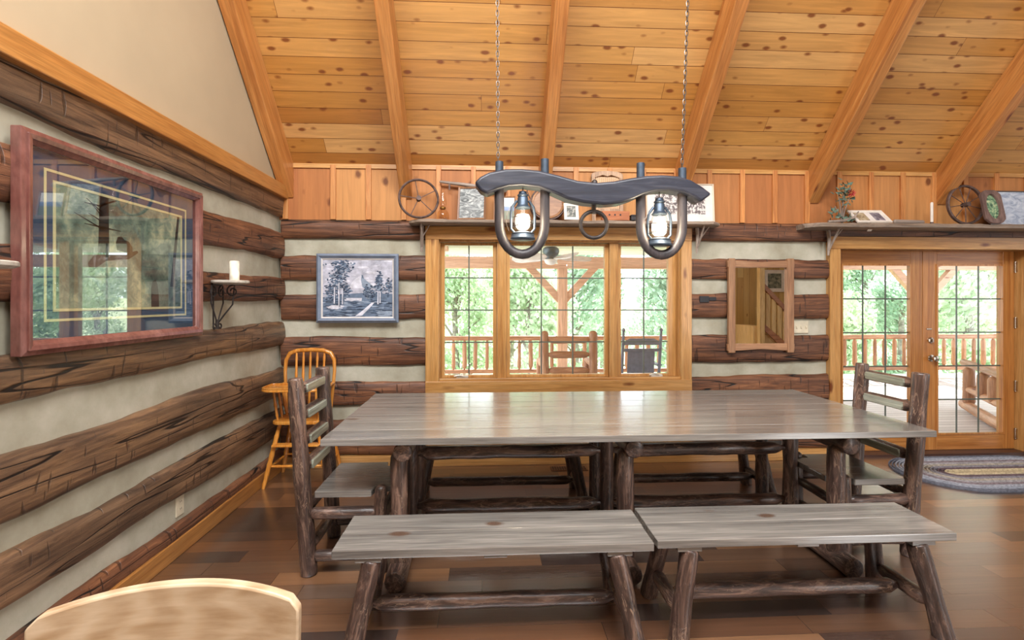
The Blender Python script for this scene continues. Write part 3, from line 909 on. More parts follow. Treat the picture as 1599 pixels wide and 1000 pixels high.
# ------------------------------------------------------------------ ox yoke chandelier
YK = wood('blue_black_old_yoke_wood', (24, 27, 37), (38, 42, 56), (70, 71, 80), 0, 0.42, 1.5, 16, 0, bump=0.2, coat=0.15)
BOWM = wood('worn_grey_bow_wood', (44, 40, 43), (66, 61, 64), (92, 84, 84), 2, 0.45, 2, 14, 0, bump=0.15)
BLU = plain('dark_blue_grey_metal', (70, 82, 96), 0.4, 0.5, 0.5, 0.12, 25)
ck = thing('yoke_chandelier', 'ox yoke chandelier with two lit lanterns hanging from chains over the table', 'chandelier', (0.67, 3.05, 2.20))
def ux(u): return (u - 927) * 0.00404
def vz(v): return 1.52 + (470 - v) * 0.00400 - 2.20
topl = [(743, 291), (752, 282), (765, 275), (790, 269.5), (815, 269), (840, 271), (870, 278), (900, 286), (930, 288.5), (955, 286), (980, 281), (1005, 277), (1030, 275.5), (1055, 277), (1075, 283), (1092, 293), (1107, 304)]
botl = [(1090, 317), (1078, 309), (1062, 302), (1040, 299), (1018, 300.5), (1000, 306), (985, 313), (965, 320), (940, 322.5), (910, 320), (885, 315), (862, 305), (840, 297), (815, 294.5), (795, 296), (778, 301), (762, 308), (752, 303)]
poly = [(ux(u), vz(v)) for u, v in topl + botl]
MB().prism(poly, -0.065, 0.065, lambda a, b, h: (a, h, b)).build('yoke', YK, ck, True, bevel=0.016, segs=3, angle=50)
for (uc, vb, hw, dz) in ((816, 398, 35, 0.0), (1033.5, 398, 33, 0.0)):
    xc, r = ux(uc), hw * 0.00404
    zt, zb = vz(292), vz(vb)
    pts = [(xc - r, 0, zt), (xc - r, 0, zt - 0.10)]
    zc = zb + r * 1.35
    for k in range(0, 15):
        a = pi + pi * k / 14
        pts.append((xc + r * cos(a), 0, zc + r * 1.35 * sin(a)))
    pts += [(xc + r, 0, zt - 0.10), (xc + r, 0, zt)]
    MB().tube(pts, 0.030, 14).build('bow', BOWM, ck, True)
    for s in (-1, 1):
        top = {(816, -1): 255, (816, 1): 250, (1033.5, -1): 254, (1033.5, 1): 261}[(uc, s)]
        MB().tube([(xc + s * r, 0, vz(290)), (xc + s * r, 0, vz(top))], [0.026, 0.025], 14).build('peg', BLU, ck, True)
pts = [(0.083 * cos(2 * pi * k / 28), 0, vz(351) + 0.083 * sin(2 * pi * k / 28)) for k in range(28)]
rg = MB().tube(pts, 0.0125, 10, closed=True)
rg.tube([(0, 0, vz(315)), (0, 0, vz(334))], 0.014, 10)
rg.build('iron_ring', M['iron'], ck, True)
MB().lathe([(0.018, 0), (0.018, 0.02), (0.012, 0.03), (0.004, 0.034)], (0.005, 0, vz(289)), 14).build('bolt', M['iron'], ck, True)
def link_chain(p0, p1):
    p0, p1 = Vector(p0), Vector(p1)
    n = int((p1 - p0).length / 0.031)
    mb = MB()
    for k in range(n):
        c = p0.lerp(p1, (k + 0.5) / n)
        pts = []
        for j in range(10):
            a = 2 * pi * j / 10
            x, z = 0.0085 * cos(a), 0.015 * sin(a) + math.copysign(0.005, sin(a))
            pts.append(c + (Vector((x, 0, z)) if k % 2 else Vector((0, x, z))))
        mb.tube(pts, 0.0028, 5, closed=True)
    return mb
CHM = plain('dull_steel_chain', (112, 104, 98), 0.4, 0.7, 0.5, 0.2, 40)
for u, v, xt in ((779, 256, ux(777)), (1066, 262, ux(1084))):
    zt = EAVE_Z + (EAVE_Y - 3.05) * SL - 2.20
    link_chain((ux(u), 0, vz(v)), (xt, 0, zt - 0.02)).build('chain', CHM, ck, True)
    MB().lathe([(0.05, 0), (0.05, 0.012), (0.02, 0.02)], (xt, 0, zt - 0.03), 16).build('ceiling_hook', M['iron'], ck, True)
bulbm = NT('lit_bulb')
bulbm.set(bulbm.b.inputs['Emission Color'], (1.0, 0.86, 0.62, 1))
bulbm.b.inputs['Emission Strength'].default_value = 14.0
bulbm.fin((1, 0.9, 0.75, 1), 0.5)
frost = NT('glowing_frosted_shade')
frost.set(frost.b.inputs['Emission Color'], (1.0, 0.90, 0.72, 1))
frost.b.inputs['Emission Strength'].default_value = 1.6
frost.fin((0.95, 0.92, 0.85, 1), 0.4)
CLR = pane('clear_lantern_glass', 1.35)
def lantern(xc, z0):
    base = MB().lathe([(0.070, 0), (0.076, 0.004), (0.078, 0.012), (0.074, 0.016), (0.070, 0.036), (0.074, 0.040), (0.050, 0.050), (0.03, 0.056)], (xc, 0, z0), 24).build('lantern', BLU, ck, True)
    MB().lathe([(0.034, 0.056), (0.050, 0.075), (0.057, 0.105), (0.055, 0.145), (0.044, 0.180), (0.036, 0.200)], (xc, 0, z0), 24).build('glass_globe', CLR, base, True)
    MB().lathe([(0.030, 0.066), (0.042, 0.08), (0.047, 0.105), (0.046, 0.14), (0.038, 0.158)], (xc, 0, z0), 20).build('lit_shade', frost.m, base, True)
    cap = MB().lathe([(0.046, 0.196), (0.048, 0.202), (0.040, 0.210), (0.033, 0.225), (0.033, 0.262), (0.028, 0.268), (0.034, 0.274), (0.034, 0.280), (0.026, 0.286), (0.024, 0.300), (0.008, 0.306)], (xc, 0, z0), 20)
    cap.build('cap', BLU, base, True)
    fr = MB()
    for s in (-1, 1):
        fr.tube([(xc + s * 0.050, 0, z0 + 0.045), (xc + s * 0.072, 0, z0 + 0.07), (xc + s * 0.074, 0, z0 + 0.16), (xc + s * 0.066, 0, z0 + 0.205), (xc + s * 0.036, 0, z0 + 0.245)], 0.0085, 8)
    fr.build('side_tube', BLU, base, True)
    wr = MB()
    for z, tl in ((0.095, 0.012), (0.13, -0.012)):
        wr.tube([(xc + 0.060 * cos(2 * pi * k / 24), 0.060 * sin(2 * pi * k / 24), z0 + z + tl * cos(2 * pi * k / 24)) for k in range(24)], 0.0028, 5, closed=True)
    wr.tube([(xc - 0.074, -0.01, z0 + 0.21), (xc - 0.100, -0.02, z0 + 0.16), (xc - 0.104, -0.02, z0 + 0.10), (xc - 0.088, -0.01, z0 + 0.055)], 0.0022, 5)
    wr.tube([(xc, 0, z0 + 0.30), (xc, 0, vz(295))], 0.003, 6)
    wr.build('wire_guard', CHM, base, True)
    l = bpy.data.lights.new('lantern_bulb', 'POINT')
    l.energy = 5
    l.color = (1.0, 0.82, 0.56)
    l.shadow_soft_size = 0.04
    lo = bpy.data.objects.new('lantern_bulb', l)
    C.objects.link(lo)
    lo.location = (0.67 + xc, 3.05 - 0.085, 2.20 + z0 + 0.11)
lantern(ux(817), vz(376))
lantern(ux(1030), vz(384))

# ------------------------------------------------------------------ pictures and mirror
def xyz_wall(x0):          # frame builders: a runs along the wall, b up, h out of the wall
    return lambda a, b, h: (h, a, b)
def back_frame(a, b, h):
    return (a, -h, b)
MAH = wood('mahogany_frame', (98, 56, 50), (120, 75, 67), (142, 98, 90), 2, 0.25, 3.0, 6, 0, bump=0.0, coat=0.5)
MAHY = wood('mahogany_frame_rail', (104, 56, 52), (134, 82, 76), (164, 114, 106), 1, 0.25, 1.0, 26, 0, bump=0.05, coat=0.5)
def forest_mat():
    t = NT('misty_forest_print')
    v = t.obj(False)
    big = t.noise(v, 3.2, 4, 0.6)
    fine = t.noise(v, 26, 6, 0.7, 0.6)
    col = t.ramp(t.math('ADD', t.math('MULTIPLY', big, 0.62), t.math('MULTIPLY', fine, 0.38)), [(0.34, (46, 62, 60)), (0.45, (84, 108, 98)), (0.54, (126, 148, 130)), (0.64, (188, 192, 158)), (0.74, (222, 212, 168))])
    return t.fin(col, 0.6)
pf = thing('framed_forest_print', 'large mahogany-framed forest print with blue double-lined mat on log wall', 'picture', (-1.84, 2.617, 1.752))
fw = lambda a, b, h: (h, a, b)
PW, PH = 1.225, 0.90
fr = MB().ring(PW, PH, 0.022, 0, 0.040, fw, 0.046)
fr.ring(PW - 0.040, PH - 0.040, 0.022, 0, 0.056, fw, 0.050)
fr.ring(PW - 0.080, PH - 0.080, 0.020, 0, 0.046, fw, 0.032)
fr.build('frame', MAH, pf, bevel=0.003)
IW, IH = PW - 0.12, PH - 0.12
MB().prism([(-IW / 2, -IH / 2), (IW / 2, -IH / 2), (IW / 2, IH / 2), (-IW / 2, IH / 2)], 0.002, 0.014, fw).build('mat', plain('slate_blue_mat', (54, 80, 106), 0.8, 0, 0.2, 0.04, 30), pf)
ln = MB().ring(IW - 0.14, IH - 0.14, 0.011, 0.013, 0.016, fw).ring(IW - 0.225, IH - 0.225, 0.012, 0.013, 0.017, fw)
ln.build('mat_line', plain('cream_mat_line', (208, 204, 156), 0.7), pf)
AW, AH = IW - 0.25, IH - 0.25
pa = MB().prism([(-AW / 2, -AH / 2), (AW / 2, -AH / 2), (AW / 2, AH / 2), (-AW / 2, AH / 2)], 0.013, 0.0155, fw).build('print', forest_mat(), pf)
INK = plain('dark_ink', (40, 44, 44), 0.8, 0, 0.1)
tk = MB()
def flat(mb, pts, h, mi=0):
    mb.prism(pts, h, h + 0.0004, fw, mi)
flat(tk, [(-0.20, -0.02), (-0.13, -0.02), (-0.135, AH / 2), (-0.19, AH / 2)], 0.0156)
flat(tk, [(0.33, -0.15), (0.36, -0.15), (0.415, AH / 2), (0.395, AH / 2)], 0.0156)
flat(tk, [(-0.26, -0.06), (-0.22, -0.015), (-0.05, 0.0), (0.06, 0.03), (0.07, 0.02), (0.0, -0.02), (-0.15, -0.04), (-0.24, -0.10)], 0.0157)
for s in range(9):
    x0, z0 = -0.17 + rnd.uniform(-0.02, 0.02), rnd.uniform(0.05, AH / 2 - 0.03)
    dx, dz = rnd.choice((-1, 1)) * rnd.uniform(0.06, 0.2), rnd.uniform(0.0, 0.07)
    dz = min(dz, AH / 2 - 0.005 - z0)
    flat(tk, [(x0, z0), (x0, z0 + 0.009), (x0 + dx, z0 + dz + 0.003), (x0 + dx, z0 + dz)], 0.0156)
for cx, cz, s_ in ((-0.03, 0.035, 1.0), (0.20, -0.20, 1.15)):
    flat(tk, [(cx + s_ * x, cz + s_ * z) for x, z in ((-0.05, -0.015), (-0.058, 0.02), (-0.045, 0.05), (-0.02, 0.055), (0.0, 0.04), (0.03, 0.035), (0.055, 0.01), (0.058, -0.02), (0.02, -0.022))] if s_ == 1.0 else
         [(cx + x, cz + z) for x, z in ((-0.03, -0.07), (-0.032, 0.03), (-0.02, 0.075), (0.004, 0.085), (0.02, 0.06), (0.03, 0.0), (0.034, -0.07))], 0.0158)
tk.build('painted_trunk', INK, pa)
MB().prism([(-IW / 2, -IH / 2), (IW / 2, -IH / 2), (IW / 2, IH / 2), (-IW / 2, IH / 2)], 0.024, 0.0265, fw).build('picture_glass', M['picture_glass'], pf)

# monochrome landscape on the window wall
GFR = plain('blue_grey_frame', (112, 124, 142), 0.4, 0, 0.5, 0.08, 14, 0.2)
lp = thing('landscape_painting', 'black and white lake landscape in a blue-grey frame beside the window', 'painting', (-1.168, 4.561, 1.634))
LWd, LHt = 0.735, 0.628
f2 = MB().ring(LWd, LHt, 0.022, 0, 0.018, back_frame, 0.034).ring(LWd - 0.04, LHt - 0.04, 0.024, 0, 0.040, back_frame, 0.018)
f2.build('frame', GFR, lp, bevel=0.002)
MB().ring(LWd - 0.086, LHt - 0.086, 0.012, 0, 0.020, back_frame, 0.012).build('liner', plain('cream_liner', (206, 200, 196), 0.6), lp)
def canvas():
    cols = [(172, 172, 184), (66, 78, 96), (98, 112, 132), (132, 144, 160), (198, 198, 208), (50, 58, 74)]
    mats = [plain('grey_paint_%d' % k, c, 0.7, 0, 0.2, 0.12, 22) for k, c in enumerate(cols)]
    mb = MB()
    w, h = LWd - 0.11, LHt - 0.11
    mb.prism([(-w / 2, -h / 2), (w / 2, -h / 2), (w / 2, h / 2), (-w / 2, h / 2)], 0.002, 0.008, back_frame, 0)
    r = random.Random(5)
    lay = [0.0081]
    def P(pts, mi):
        lay[0] += 0.0000025
        q = [(min(w / 2, max(-w / 2, (x - 0.5) * w)), min(h / 2, max(-h / 2, (0.5 - y) * h))) for x, y in pts]
        mb.add([back_frame(a, b, lay[0]) for a, b in q], [tuple(range(len(q)))], mi)
    def dab(x, y, sx, sy, mi):
        a = r.uniform(0, pi)
        P([(x + sx * cos(a + 2 * pi * k / 6) * r.uniform(0.6, 1), y + sy * sin(a + 2 * pi * k / 6) * r.uniform(0.6, 1)) for k in range(6)], mi)
    for k in range(60):
        dab(r.uniform(0, 1), r.uniform(0, 0.5), 0.12, 0.03, r.choice((0, 0, 4)))
    P([(0.45, 0.48), (0.5, 0.36), (0.555, 0.27), (0.60, 0.34), (0.68, 0.42), (0.75, 0.5)], 3)
    P([(0.36, 0.5), (0.44, 0.36), (0.53, 0.28), (0.555, 0.27), (0.545, 0.36), (0.57, 0.5)], 4)
    P([(0.55, 0.265), (0.575, 0.27), (0.585, 0.33), (0.56, 0.32)], 2)
    P([(0, 0.66), (0.3, 0.6), (0.62, 0.58), (1, 0.6), (1, 1), (0, 1)], 2)
    P([(0.30, 0.67), (0.56, 0.67), (0.55, 0.74), (0.32, 0.75)], 4)
    for k in range(220):      # ground strokes
        y = 0.72 + 0.28 * r.random()
        x = r.random()
        dab(x, y, 0.07, 0.012, r.choice((1, 1, 5, 2, 2, 3)))
    for k in range(40):
        dab(0.08 + 0.2 * r.random(), 0.80 + 0.06 * r.random(), 0.05, 0.01, 4)
    for k in range(40):
        dab(0.8 + 0.2 * r.random(), 0.9 + 0.08 * r.random(), 0.05, 0.01, 3)
    P([(0.70, 0.75), (0.74, 0.75), (0.66, 0.86), (0.56, 0.98), (0.46, 0.99), (0.58, 0.88)], 4)
    for cx, cy, sx, sy, n in ((0.27, 0.12, 0.16, 0.14, 190), (0.22, 0.34, 0.12, 0.14, 150), (0.12, 0.56, 0.10, 0.12, 110), (0.33, 0.54, 0.06, 0.12, 60), (0.81, 0.34, 0.045, 0.12, 70), (0.80, 0.5, 0.07, 0.10, 70), (0.95, 0.45, 0.05, 0.14, 80), (0.63, 0.55, 0.05, 0.10, 70), (0.70, 0.60, 0.08, 0.06, 50)):
        for k in range(n):
            dab(cx + r.gauss(0, sx * 0.5), cy + r.gauss(0, sy * 0.5), 0.022, 0.014, r.choice((1, 1, 1, 2, 2, 5, 3)))
    for x, y0, y1_ in ((0.235, 0.40, 0.82), (0.17, 0.48, 0.77), (0.285, 0.5, 0.78), (0.795, 0.56, 0.78), (0.825, 0.56, 0.76)):
        P([(x - 0.010, y0), (x + 0.008, y0), (x + 0.012, y1_), (x - 0.014, y1_)], 4)
        P([(x + 0.004, y0), (x + 0.010, y0), (x + 0.014, y1_), (x + 0.004, y1_)], 1)
    return mb.build('canvas', mats, lp)
canvas()

# rustic mirror between window and doors
MIR = NT('mirror_silver')
MIR.fin((0.93, 0.93, 0.92, 1), 0.0, 0, 1.0)
MFZ = wood('rustic_mirror_post', (132, 92, 64), (164, 120, 86), (186, 144, 108), 2, 0.5, 1.5, 20, 0, bump=0.1)
MFX = wood('rustic_mirror_rail', (132, 92, 64), (164, 120, 86), (186, 144, 108), 0, 0.5, 1.5, 20, 0, bump=0.1)
mr = thing('wall_mirror', 'rustic wood-framed mirror between window and french doors', 'mirror', (2.592, 4.56, 1.474))
for s in (-1, 1):
    MB().bb(s * 0.285 - 0.033, s * 0.285 + 0.033, -0.042, 0.0, -0.446, 0.446).build('frame_post', MFZ, mr, bevel=0.008)
    zz = [(-0.325, 0.36), (-0.325, 0.428), (-0.2, 0.424), (0, 0.412), (0.2, 0.424), (0.325, 0.428), (0.325, 0.36)]
    MB().prism([(a, s * b) for a, b in zz], 0.002, 0.034, back_frame).build('frame_rail', MFX, mr, bevel=0.004)
MB().bb(-0.256, 0.256, -0.012, -0.004, -0.365, 0.365).build('mirror_glass', MIR.m, mr)

# ------------------------------------------------------------------ wrought iron sconces with plates, candle
STONE = plain('grey_stone_plate', (168, 160, 148), 0.6, 0, 0.3, 0.12, 30)
def spiral(c, r0, r1, a0, a1, n, frame):
    pts = []
    for k in range(n + 1):
        f = k / n
        a = a0 + (a1 - a0) * f
        r = r0 + (r1 - r0) * f
        pts.append(frame(c[0] + r * cos(a), c[1] + r * sin(a)))
    return pts
def sconce(label, y):
    t = thing('wall_sconce', label, 'sconce', (-1.84, y, 1.645), 0, 'wrought iron wall sconces')
    MB().lathe([(0.02, -0.016), (0.100, -0.012), (0.116, -0.004), (0.116, 0.008), (0.112, 0.012)], (0.116, 0, 0), 32).build('plate', STONE, t, True)
    br = MB()
    fyz = lambda x: (lambda a, b: (x, a, b))
    for s in (-1, 1):
        f = fyz(0.03)
        br.tube(spiral((s * 0.055, -0.065), 0.012, 0.045, s * 0 + (pi if s > 0 else 0), (pi if s > 0 else 0) - s * 2.6 * pi, 26, f) +
                [f(s * 0.075, -0.14), f(s * 0.03, -0.22), f(s * 0.006, -0.27)], 0.0055, 6)
        br.tube(spiral((s * 0.035, -0.300), 0.009, 0.024, (pi if s > 0 else 0), (pi if s > 0 else 0) + s * 2.2 * pi, 20, f), 0.0055, 6)
    fxz = lambda a, b: (0.03 + a, 0.0, b)
    br.tube(spiral((0.10, -0.06), 0.012, 0.042, pi, pi - 2.6 * pi, 26, fxz) + [fxz(0.10, -0.15), fxz(0.045, -0.22), fxz(0.008, -0.27)], 0.0055, 6)
    br.tube([(0.03, 0, -0.25), (0.03, 0, -0.315)], 0.012, 8)
    br.tube([(0.004, 0, -0.03), (0.004, 0, -0.30), (0.03, 0, -0.31)], 0.006, 6)
    br.tube([(0.03, -0.06, -0.016), (0.03, 0.06, -0.016)], 0.006, 6)
    br.build('bracket', M['iron'], t, True)
    return t
sconce('iron scroll sconce with a round plate beneath the white candle', 3.42)
sconce('iron scroll sconce with bare plate at the near edge of the big framed print', 1.745)
cn = MB().lathe([(0.030, 0), (0.031, 0.004), (0.031, 0.128), (0.027, 0.134), (0.008, 0.130)], (0, 0, 0), 20).build('pillar_candle', plain('ivory_birch_candle', (226, 218, 200), 0.5, 0, 0.4, 0.14, 14), None, True, loc=(-1.715, 3.455, 1.6575))
tag(cn, 'ivory pillar candle standing on the iron wall sconce plate', 'candle')

# ------------------------------------------------------------------ switch plate, outlet, iron plate, floor vent
sw = thing('switch_plate', 'white four-gang light switch plate right of the mirror', 'light switch', (3.005, 4.606, 1.266))
MB().bb(-0.095, 0.095, -0.007, 0.003, -0.058, 0.058).build('plate', M['almond'], sw, bevel=0.003)
for k in range(4):
    MB().bb(-0.069 + 0.046 * k - 0.005, -0.069 + 0.046 * k + 0.005, -0.016, -0.006, -0.011, 0.011).build('toggle', M['almond'], sw, bevel=0.001)
ot = thing('wall_outlet', 'almond electrical outlet plate low on the log wall', 'outlet', (-1.883, 3.13, 0.265))
MB().bb(-0.002, 0.006, -0.038, 0.038, -0.062, 0.062).build('plate', M['almond'], ot, bevel=0.002)
for z in (-0.022, 0.022):
    s = MB().bb(0.006, 0.009, -0.016, 0.016, z - 0.013, z + 0.013).build('socket', M['almond'], ot, bevel=0.001)
    MB().bb(0.0088, 0.0094, -0.008, -0.005, z - 0.004, z + 0.006).bb(0.0088, 0.0094, 0.005, 0.008, z - 0.004, z + 0.006).build('slot', M['black'], s)
ip = thing('iron_plate', 'small black iron plate on the log between window and mirror', 'hardware', (2.10, 4.562, 1.535))
MB().bb(-0.09, 0.0, -0.012, 0.004, -0.03, 0.03).bb(0.0, 0.07, -0.010, 0.004, -0.014, 0.02).build('plate', M['black'], ip, bevel=0.003)
fv = thing('floor_vent', 'brown metal floor register under the window', 'vent', (0.745, 4.43, 0.0))
MB().bb(-0.165, 0.165, -0.06, 0.06, 0.0005, 0.006).build('plate', plain('bronze_register', (122, 92, 70), 0.45, 0.4), fv, bevel=0.002)
vs = MB()
for k in range(14):
    x = -0.143 + 0.022 * k
    for y in (-0.024, 0.024):
        vs.bb(x - 0.007, x + 0.007, y - 0.018, y + 0.018, 0.0055, 0.0066)
vs.build('slots', M['black'], fv)

# ------------------------------------------------------------------ braided rug
rg = thing('braided_rug', 'oval braided rug in grey, blue and tan bands before the french doors', 'rug', (4.52, 4.12, 0))
bands = [(96, 98, 108), (136, 140, 150), (146, 148, 156), (122, 110, 114), (146, 142, 144), (154, 146, 134), (124, 120, 126), (98, 82, 86), (178, 164, 134)]
def stadium(a, b, n=20):
    pts = []
    st = a - b
    for k in range(n + 1):
        t = -pi / 2 + pi * k / n
        pts.append((st + b * cos(t), b * sin(t)))
    for k in range(n + 1):
        t = pi / 2 + pi * k / n
        pts.append((-st + b * cos(t), b * sin(t)))
    return pts
nb = 18
for bi in range(9):
    mb = MB()
    for q in range(2):
        k = bi * 2 + q
        a, b = 0.90 - 0.0255 * k - 0.012, 0.43 - 0.0225 * k - 0.012
        if b > 0.02:
            mb.tube([(x, y, 0.007) for x, y in stadium(a, b)], 0.0128, 6, closed=True, flat=0.5)
    if bi == 8:
        mb.prism(stadium(0.90 - 0.0255 * 17.5, 0.03), 0.001, 0.012)
    mb.build('braid', plain('rug_braid_%d' % bi, bands[bi], 0.95, 0, 0.1, 0.16, 45), rg, True)

# ------------------------------------------------------------------ shelf over the window and what stands on it
SHW = wood('weathered_live_edge_board', (104, 90, 78), (140, 122, 106), (168, 150, 132), 0, 0.6, 1.0, 18, 0.2, (90, 70, 56), 0.25)
BRK = wood('grey_driftwood_branch', (120, 106, 96), (156, 140, 128), (184, 168, 154), 2, 0.6, 1.5, 18, 0, bump=0.2)
def shelf(label, x0, x1, ybk, yfr, z0, z1, seed):
    n = int((x1 - x0) / 0.03)
    vs, fs = [], []
    for i in range(n + 1):
        x = x0 + (x1 - x0) * i / n
        e = min(1, min(i, n - i) / 4 + 0.25)
        w = 0.016 * noise.noise(Vector((x * 5, seed, 0))) + 0.008 * noise.noise(Vector((x * 17, seed, 4)))
        zt = z1 + 0.006 * noise.noise(Vector((x * 9, seed, 8)))
        yc = (ybk + yfr) / 2
        yf = yc + (yfr + w - yc) * e
        prof = [(ybk, z0), (yf + 0.03, z0), (yf - 0.002, z0 + 0.008), (yf - 0.004, z0 + 0.026), (yf + 0.012, z0 + 0.030), (yf + 0.016 + w * 0.5, zt - 0.012), (yf + 0.026 + w, zt), (ybk, z1)]
        vs += [(x, y, z) for y, z in prof]
    m = 8
    for i in range(n):
        for k in range(m):
            l = (k + 1) % m
            fs.append((i * m + k, i * m + l, (i + 1) * m + l, (i + 1) * m + k))
    fs.append(tuple(reversed(range(m))))
    fs.append(tuple(n * m + k for k in range(m)))
    t = thing('wall_shelf', label, 'shelf', (0, 0, 0), 0, 'live-edge plank shelves')
    MB().add(vs, fs).build('board', SHW, t, True, angle=35)
    return t
def bracket(t, x, z, yb, name='bracket'):
    mb = MB()
    mb.tube([(x, yb, z), (x + 0.004, yb - 0.01, z - 0.10), (x - 0.003, yb - 0.004, z - 0.24)], [0.018, 0.016, 0.010], 8, nz=0.2)
    mb.tube([(x, yb - 0.012, z - 0.19), (x + 0.01, yb - 0.07, z - 0.09), (x + 0.012, yb - 0.13, z + 0.002)], [0.009, 0.010, 0.009], 8, nz=0.2)
    mb.tube([(x + 0.01, yb - 0.05, z - 0.11), (x + 0.05, yb - 0.06, z - 0.05), (x + 0.08, yb - 0.08, z)], [0.007, 0.006, 0.006], 7, nz=0.2)
    return mb.build(name, BRK, t, True)
s1 = shelf('live-edge plank shelf of keepsakes above the three-part window', -0.69, 2.15, 4.568, 4.375, 2.207, 2.245, 3.0)
bracket(s1, -0.59, 2.207, 4.548)
bracket(s1, 1.98, 2.207, 4.548)
s2 = shelf('live-edge plank shelf of keepsakes above the french doors', 2.955, 5.9, 4.568, 4.36, 2.192, 2.24, 9.0)
bracket(s2, 3.255, 2.192, 4.54)
bracket(s2, 5.5, 2.192, 4.54)
ST = 2.2475

def wheel(label, c, tiltx, rz, R, spokes, tube=0.011, hub=0.022):
    t = thing('spoked_wheel', label, 'wheel', c, rz, 'old iron wheels on the shelves')  # an old iron wheel with rim, spokes and hub
    Rm = Matrix.Rotation(tiltx, 4, 'X')
    def pl(a, b, h=0.0):
        return Rm @ Vector((a, -h, b))
    MB().tube([pl(R * cos(2 * pi * k / 40), R * sin(2 * pi * k / 40)) for k in range(40)], tube, 8, closed=True, flat=1.4).build('rim', M['rust'], t, True)
    sp = []
    for k in range(spokes):
        a = 2 * pi * k / spokes + 0.5
        MB().tube([pl(hub * cos(a), hub * sin(a)), pl(R * 0.99 * cos(a), R * 0.99 * sin(a))], 0.0038, 6).build('spoke', M['rust'], t, True)
    MB().tube([pl(0, 0, -0.03), pl(0, 0, 0.035)], hub, 12).build('hub', M['rust'], t, True)
    return t
w1_ = wheel('thin iron wheel leaning on the wall at the left end of window shelf', (-0.60, 4.415, ST + 0.180), radians(-3), radians(10), 0.17, 5)

lampg = thing('oil_lamp', 'clear glass oil lamp between the iron wheel and the stone picture', 'lamp', (-0.392, 4.47, ST - 0.002))
MB().lathe([(0.045, 0), (0.052, 0.006), (0.056, 0.04), (0.048, 0.075), (0.026, 0.092), (0.02, 0.10)], (0, 0, 0), 20).build('font', pane('amber_lamp_glass', 1.5, (0.97, 0.9, 0.76, 1)), lampg, True)
MB().lathe([(0.022, 0.10), (0.026, 0.104), (0.026, 0.118), (0.014, 0.124)], (0, 0, 0), 16).build('burner', plain('aged_brass', (150, 112, 60), 0.35, 0.9), lampg, True)
MB().lathe([(0.022, 0.12), (0.034, 0.145), (0.036, 0.17), (0.024, 0.21), (0.019, 0.26), (0.021, 0.31)], (0, 0, 0), 20).build('chimney', pane('lamp_chimney_glass', 1.5, (0.98, 0.95, 0.9, 1)), lampg, True)

po = thing('weathered_pole', 'long weathered grey pole mounted high on board wall behind the yoke', 'tool', (-0.43, 4.545, 2.612))
log('shaft', BRK, (0, 0, 0), (0.62, 0, -0.075), 0.012, 0.024, po, ('round', 'round'), 0.12, 10)
MB().bb(0.085, 0.10, -0.008, 0.004, -0.075, 0.0).build('hanger', M['rust'], po)
MB().bb(0.40, 0.41, 0.0, 0.03, -0.06, -0.02).bb(0.085, 0.10, 0.0, 0.03, -0.02, 0.0).build('peg', M['rust'], po)

def picture(name, label, cat, cx, cy, zb, w, h, lean, rz, fwid, depth, mframe, mart, matw=0.0, mmat=None, group=None, art_label=None):
    """standing picture: foot on the shelf at (cx, cy), leaning back by lean radians"""
    t = thing(name, label, cat, (cx, cy, zb), rz, group)
    Rm = Matrix.Rotation(-lean, 4, 'X')
    def f(a, b, hh):
        return Rm @ Vector((a, -hh, b + h / 2))
    MB().ring(w, h, fwid, 0, depth, f, depth * 0.7).build('frame', mframe, t, bevel=0.0015)
    iw, ih = w - 2 * fwid + 0.004, h - 2 * fwid + 0.004
    q = lambda a, b: [(-a / 2, -b / 2), (a / 2, -b / 2), (a / 2, b / 2), (-a / 2, b / 2)]
    if mmat:
        MB().prism(q(iw, ih), 0.001, depth * 0.4, f).build('mat', mmat, t)
        iw, ih = iw - 2 * matw, ih - 2 * matw
    MB().prism(q(iw, ih), 0.001, depth * 0.4 + (0.0012 if mmat else 0), f).build('print', mart, t)
    return t, f
def art(name, stops, scale, dist=0.8, detail=5, stretch=(1, 1, 1), rough=0.5):
    t = NT(name)
    v = t.obj(False)
    return t.fin(t.ramp(t.noise(t.scaled(v, stretch), scale, detail, 0.6, dist), stops), rough)
BRF = wood('narrow_brown_frame', (110, 72, 46), (142, 98, 64), (166, 120, 82), 2, 0.4, 1.5, 24, 0, bump=0.05)
picture('framed_photo', 'brown-framed photo of grey rocks on the window shelf', 'picture', -0.135, 4.45, ST, 0.255, 0.315, radians(12), radians(-8), 0.016, 0.018, BRF,
        art('grey_rocks_photo', [(0.3, (50, 56, 56)), (0.46, (112, 116, 116)), (0.58, (170, 174, 172)), (0.7, (216, 216, 206))], 9, 2.0, 5, (1, 1, 2.4)))
def field_mat():
    t = NT('blue_and_green_field_photo')
    v = t.obj(False)
    z = t.n('SeparateXYZ', {0: v}).outputs[2]
    col = t.ramp(t.math('ADD', z, t.math('MULTIPLY', t.noise(v, 20, 3), 0.03)), [(0.06, (92, 98, 66)), (0.105, (98, 104, 72)), (0.115, (96, 116, 160)), (0.15, (120, 142, 180)), (0.156, (216, 214, 208)), (0.19, (222, 220, 214))])
    return t.fin(col, 0.4)
picture('framed_photo', 'small framed field photo behind the left lantern', 'picture', 0.165, 4.49, ST, 0.20, 0.235, radians(12), radians(-6), 0.012, 0.016, BRF, field_mat())

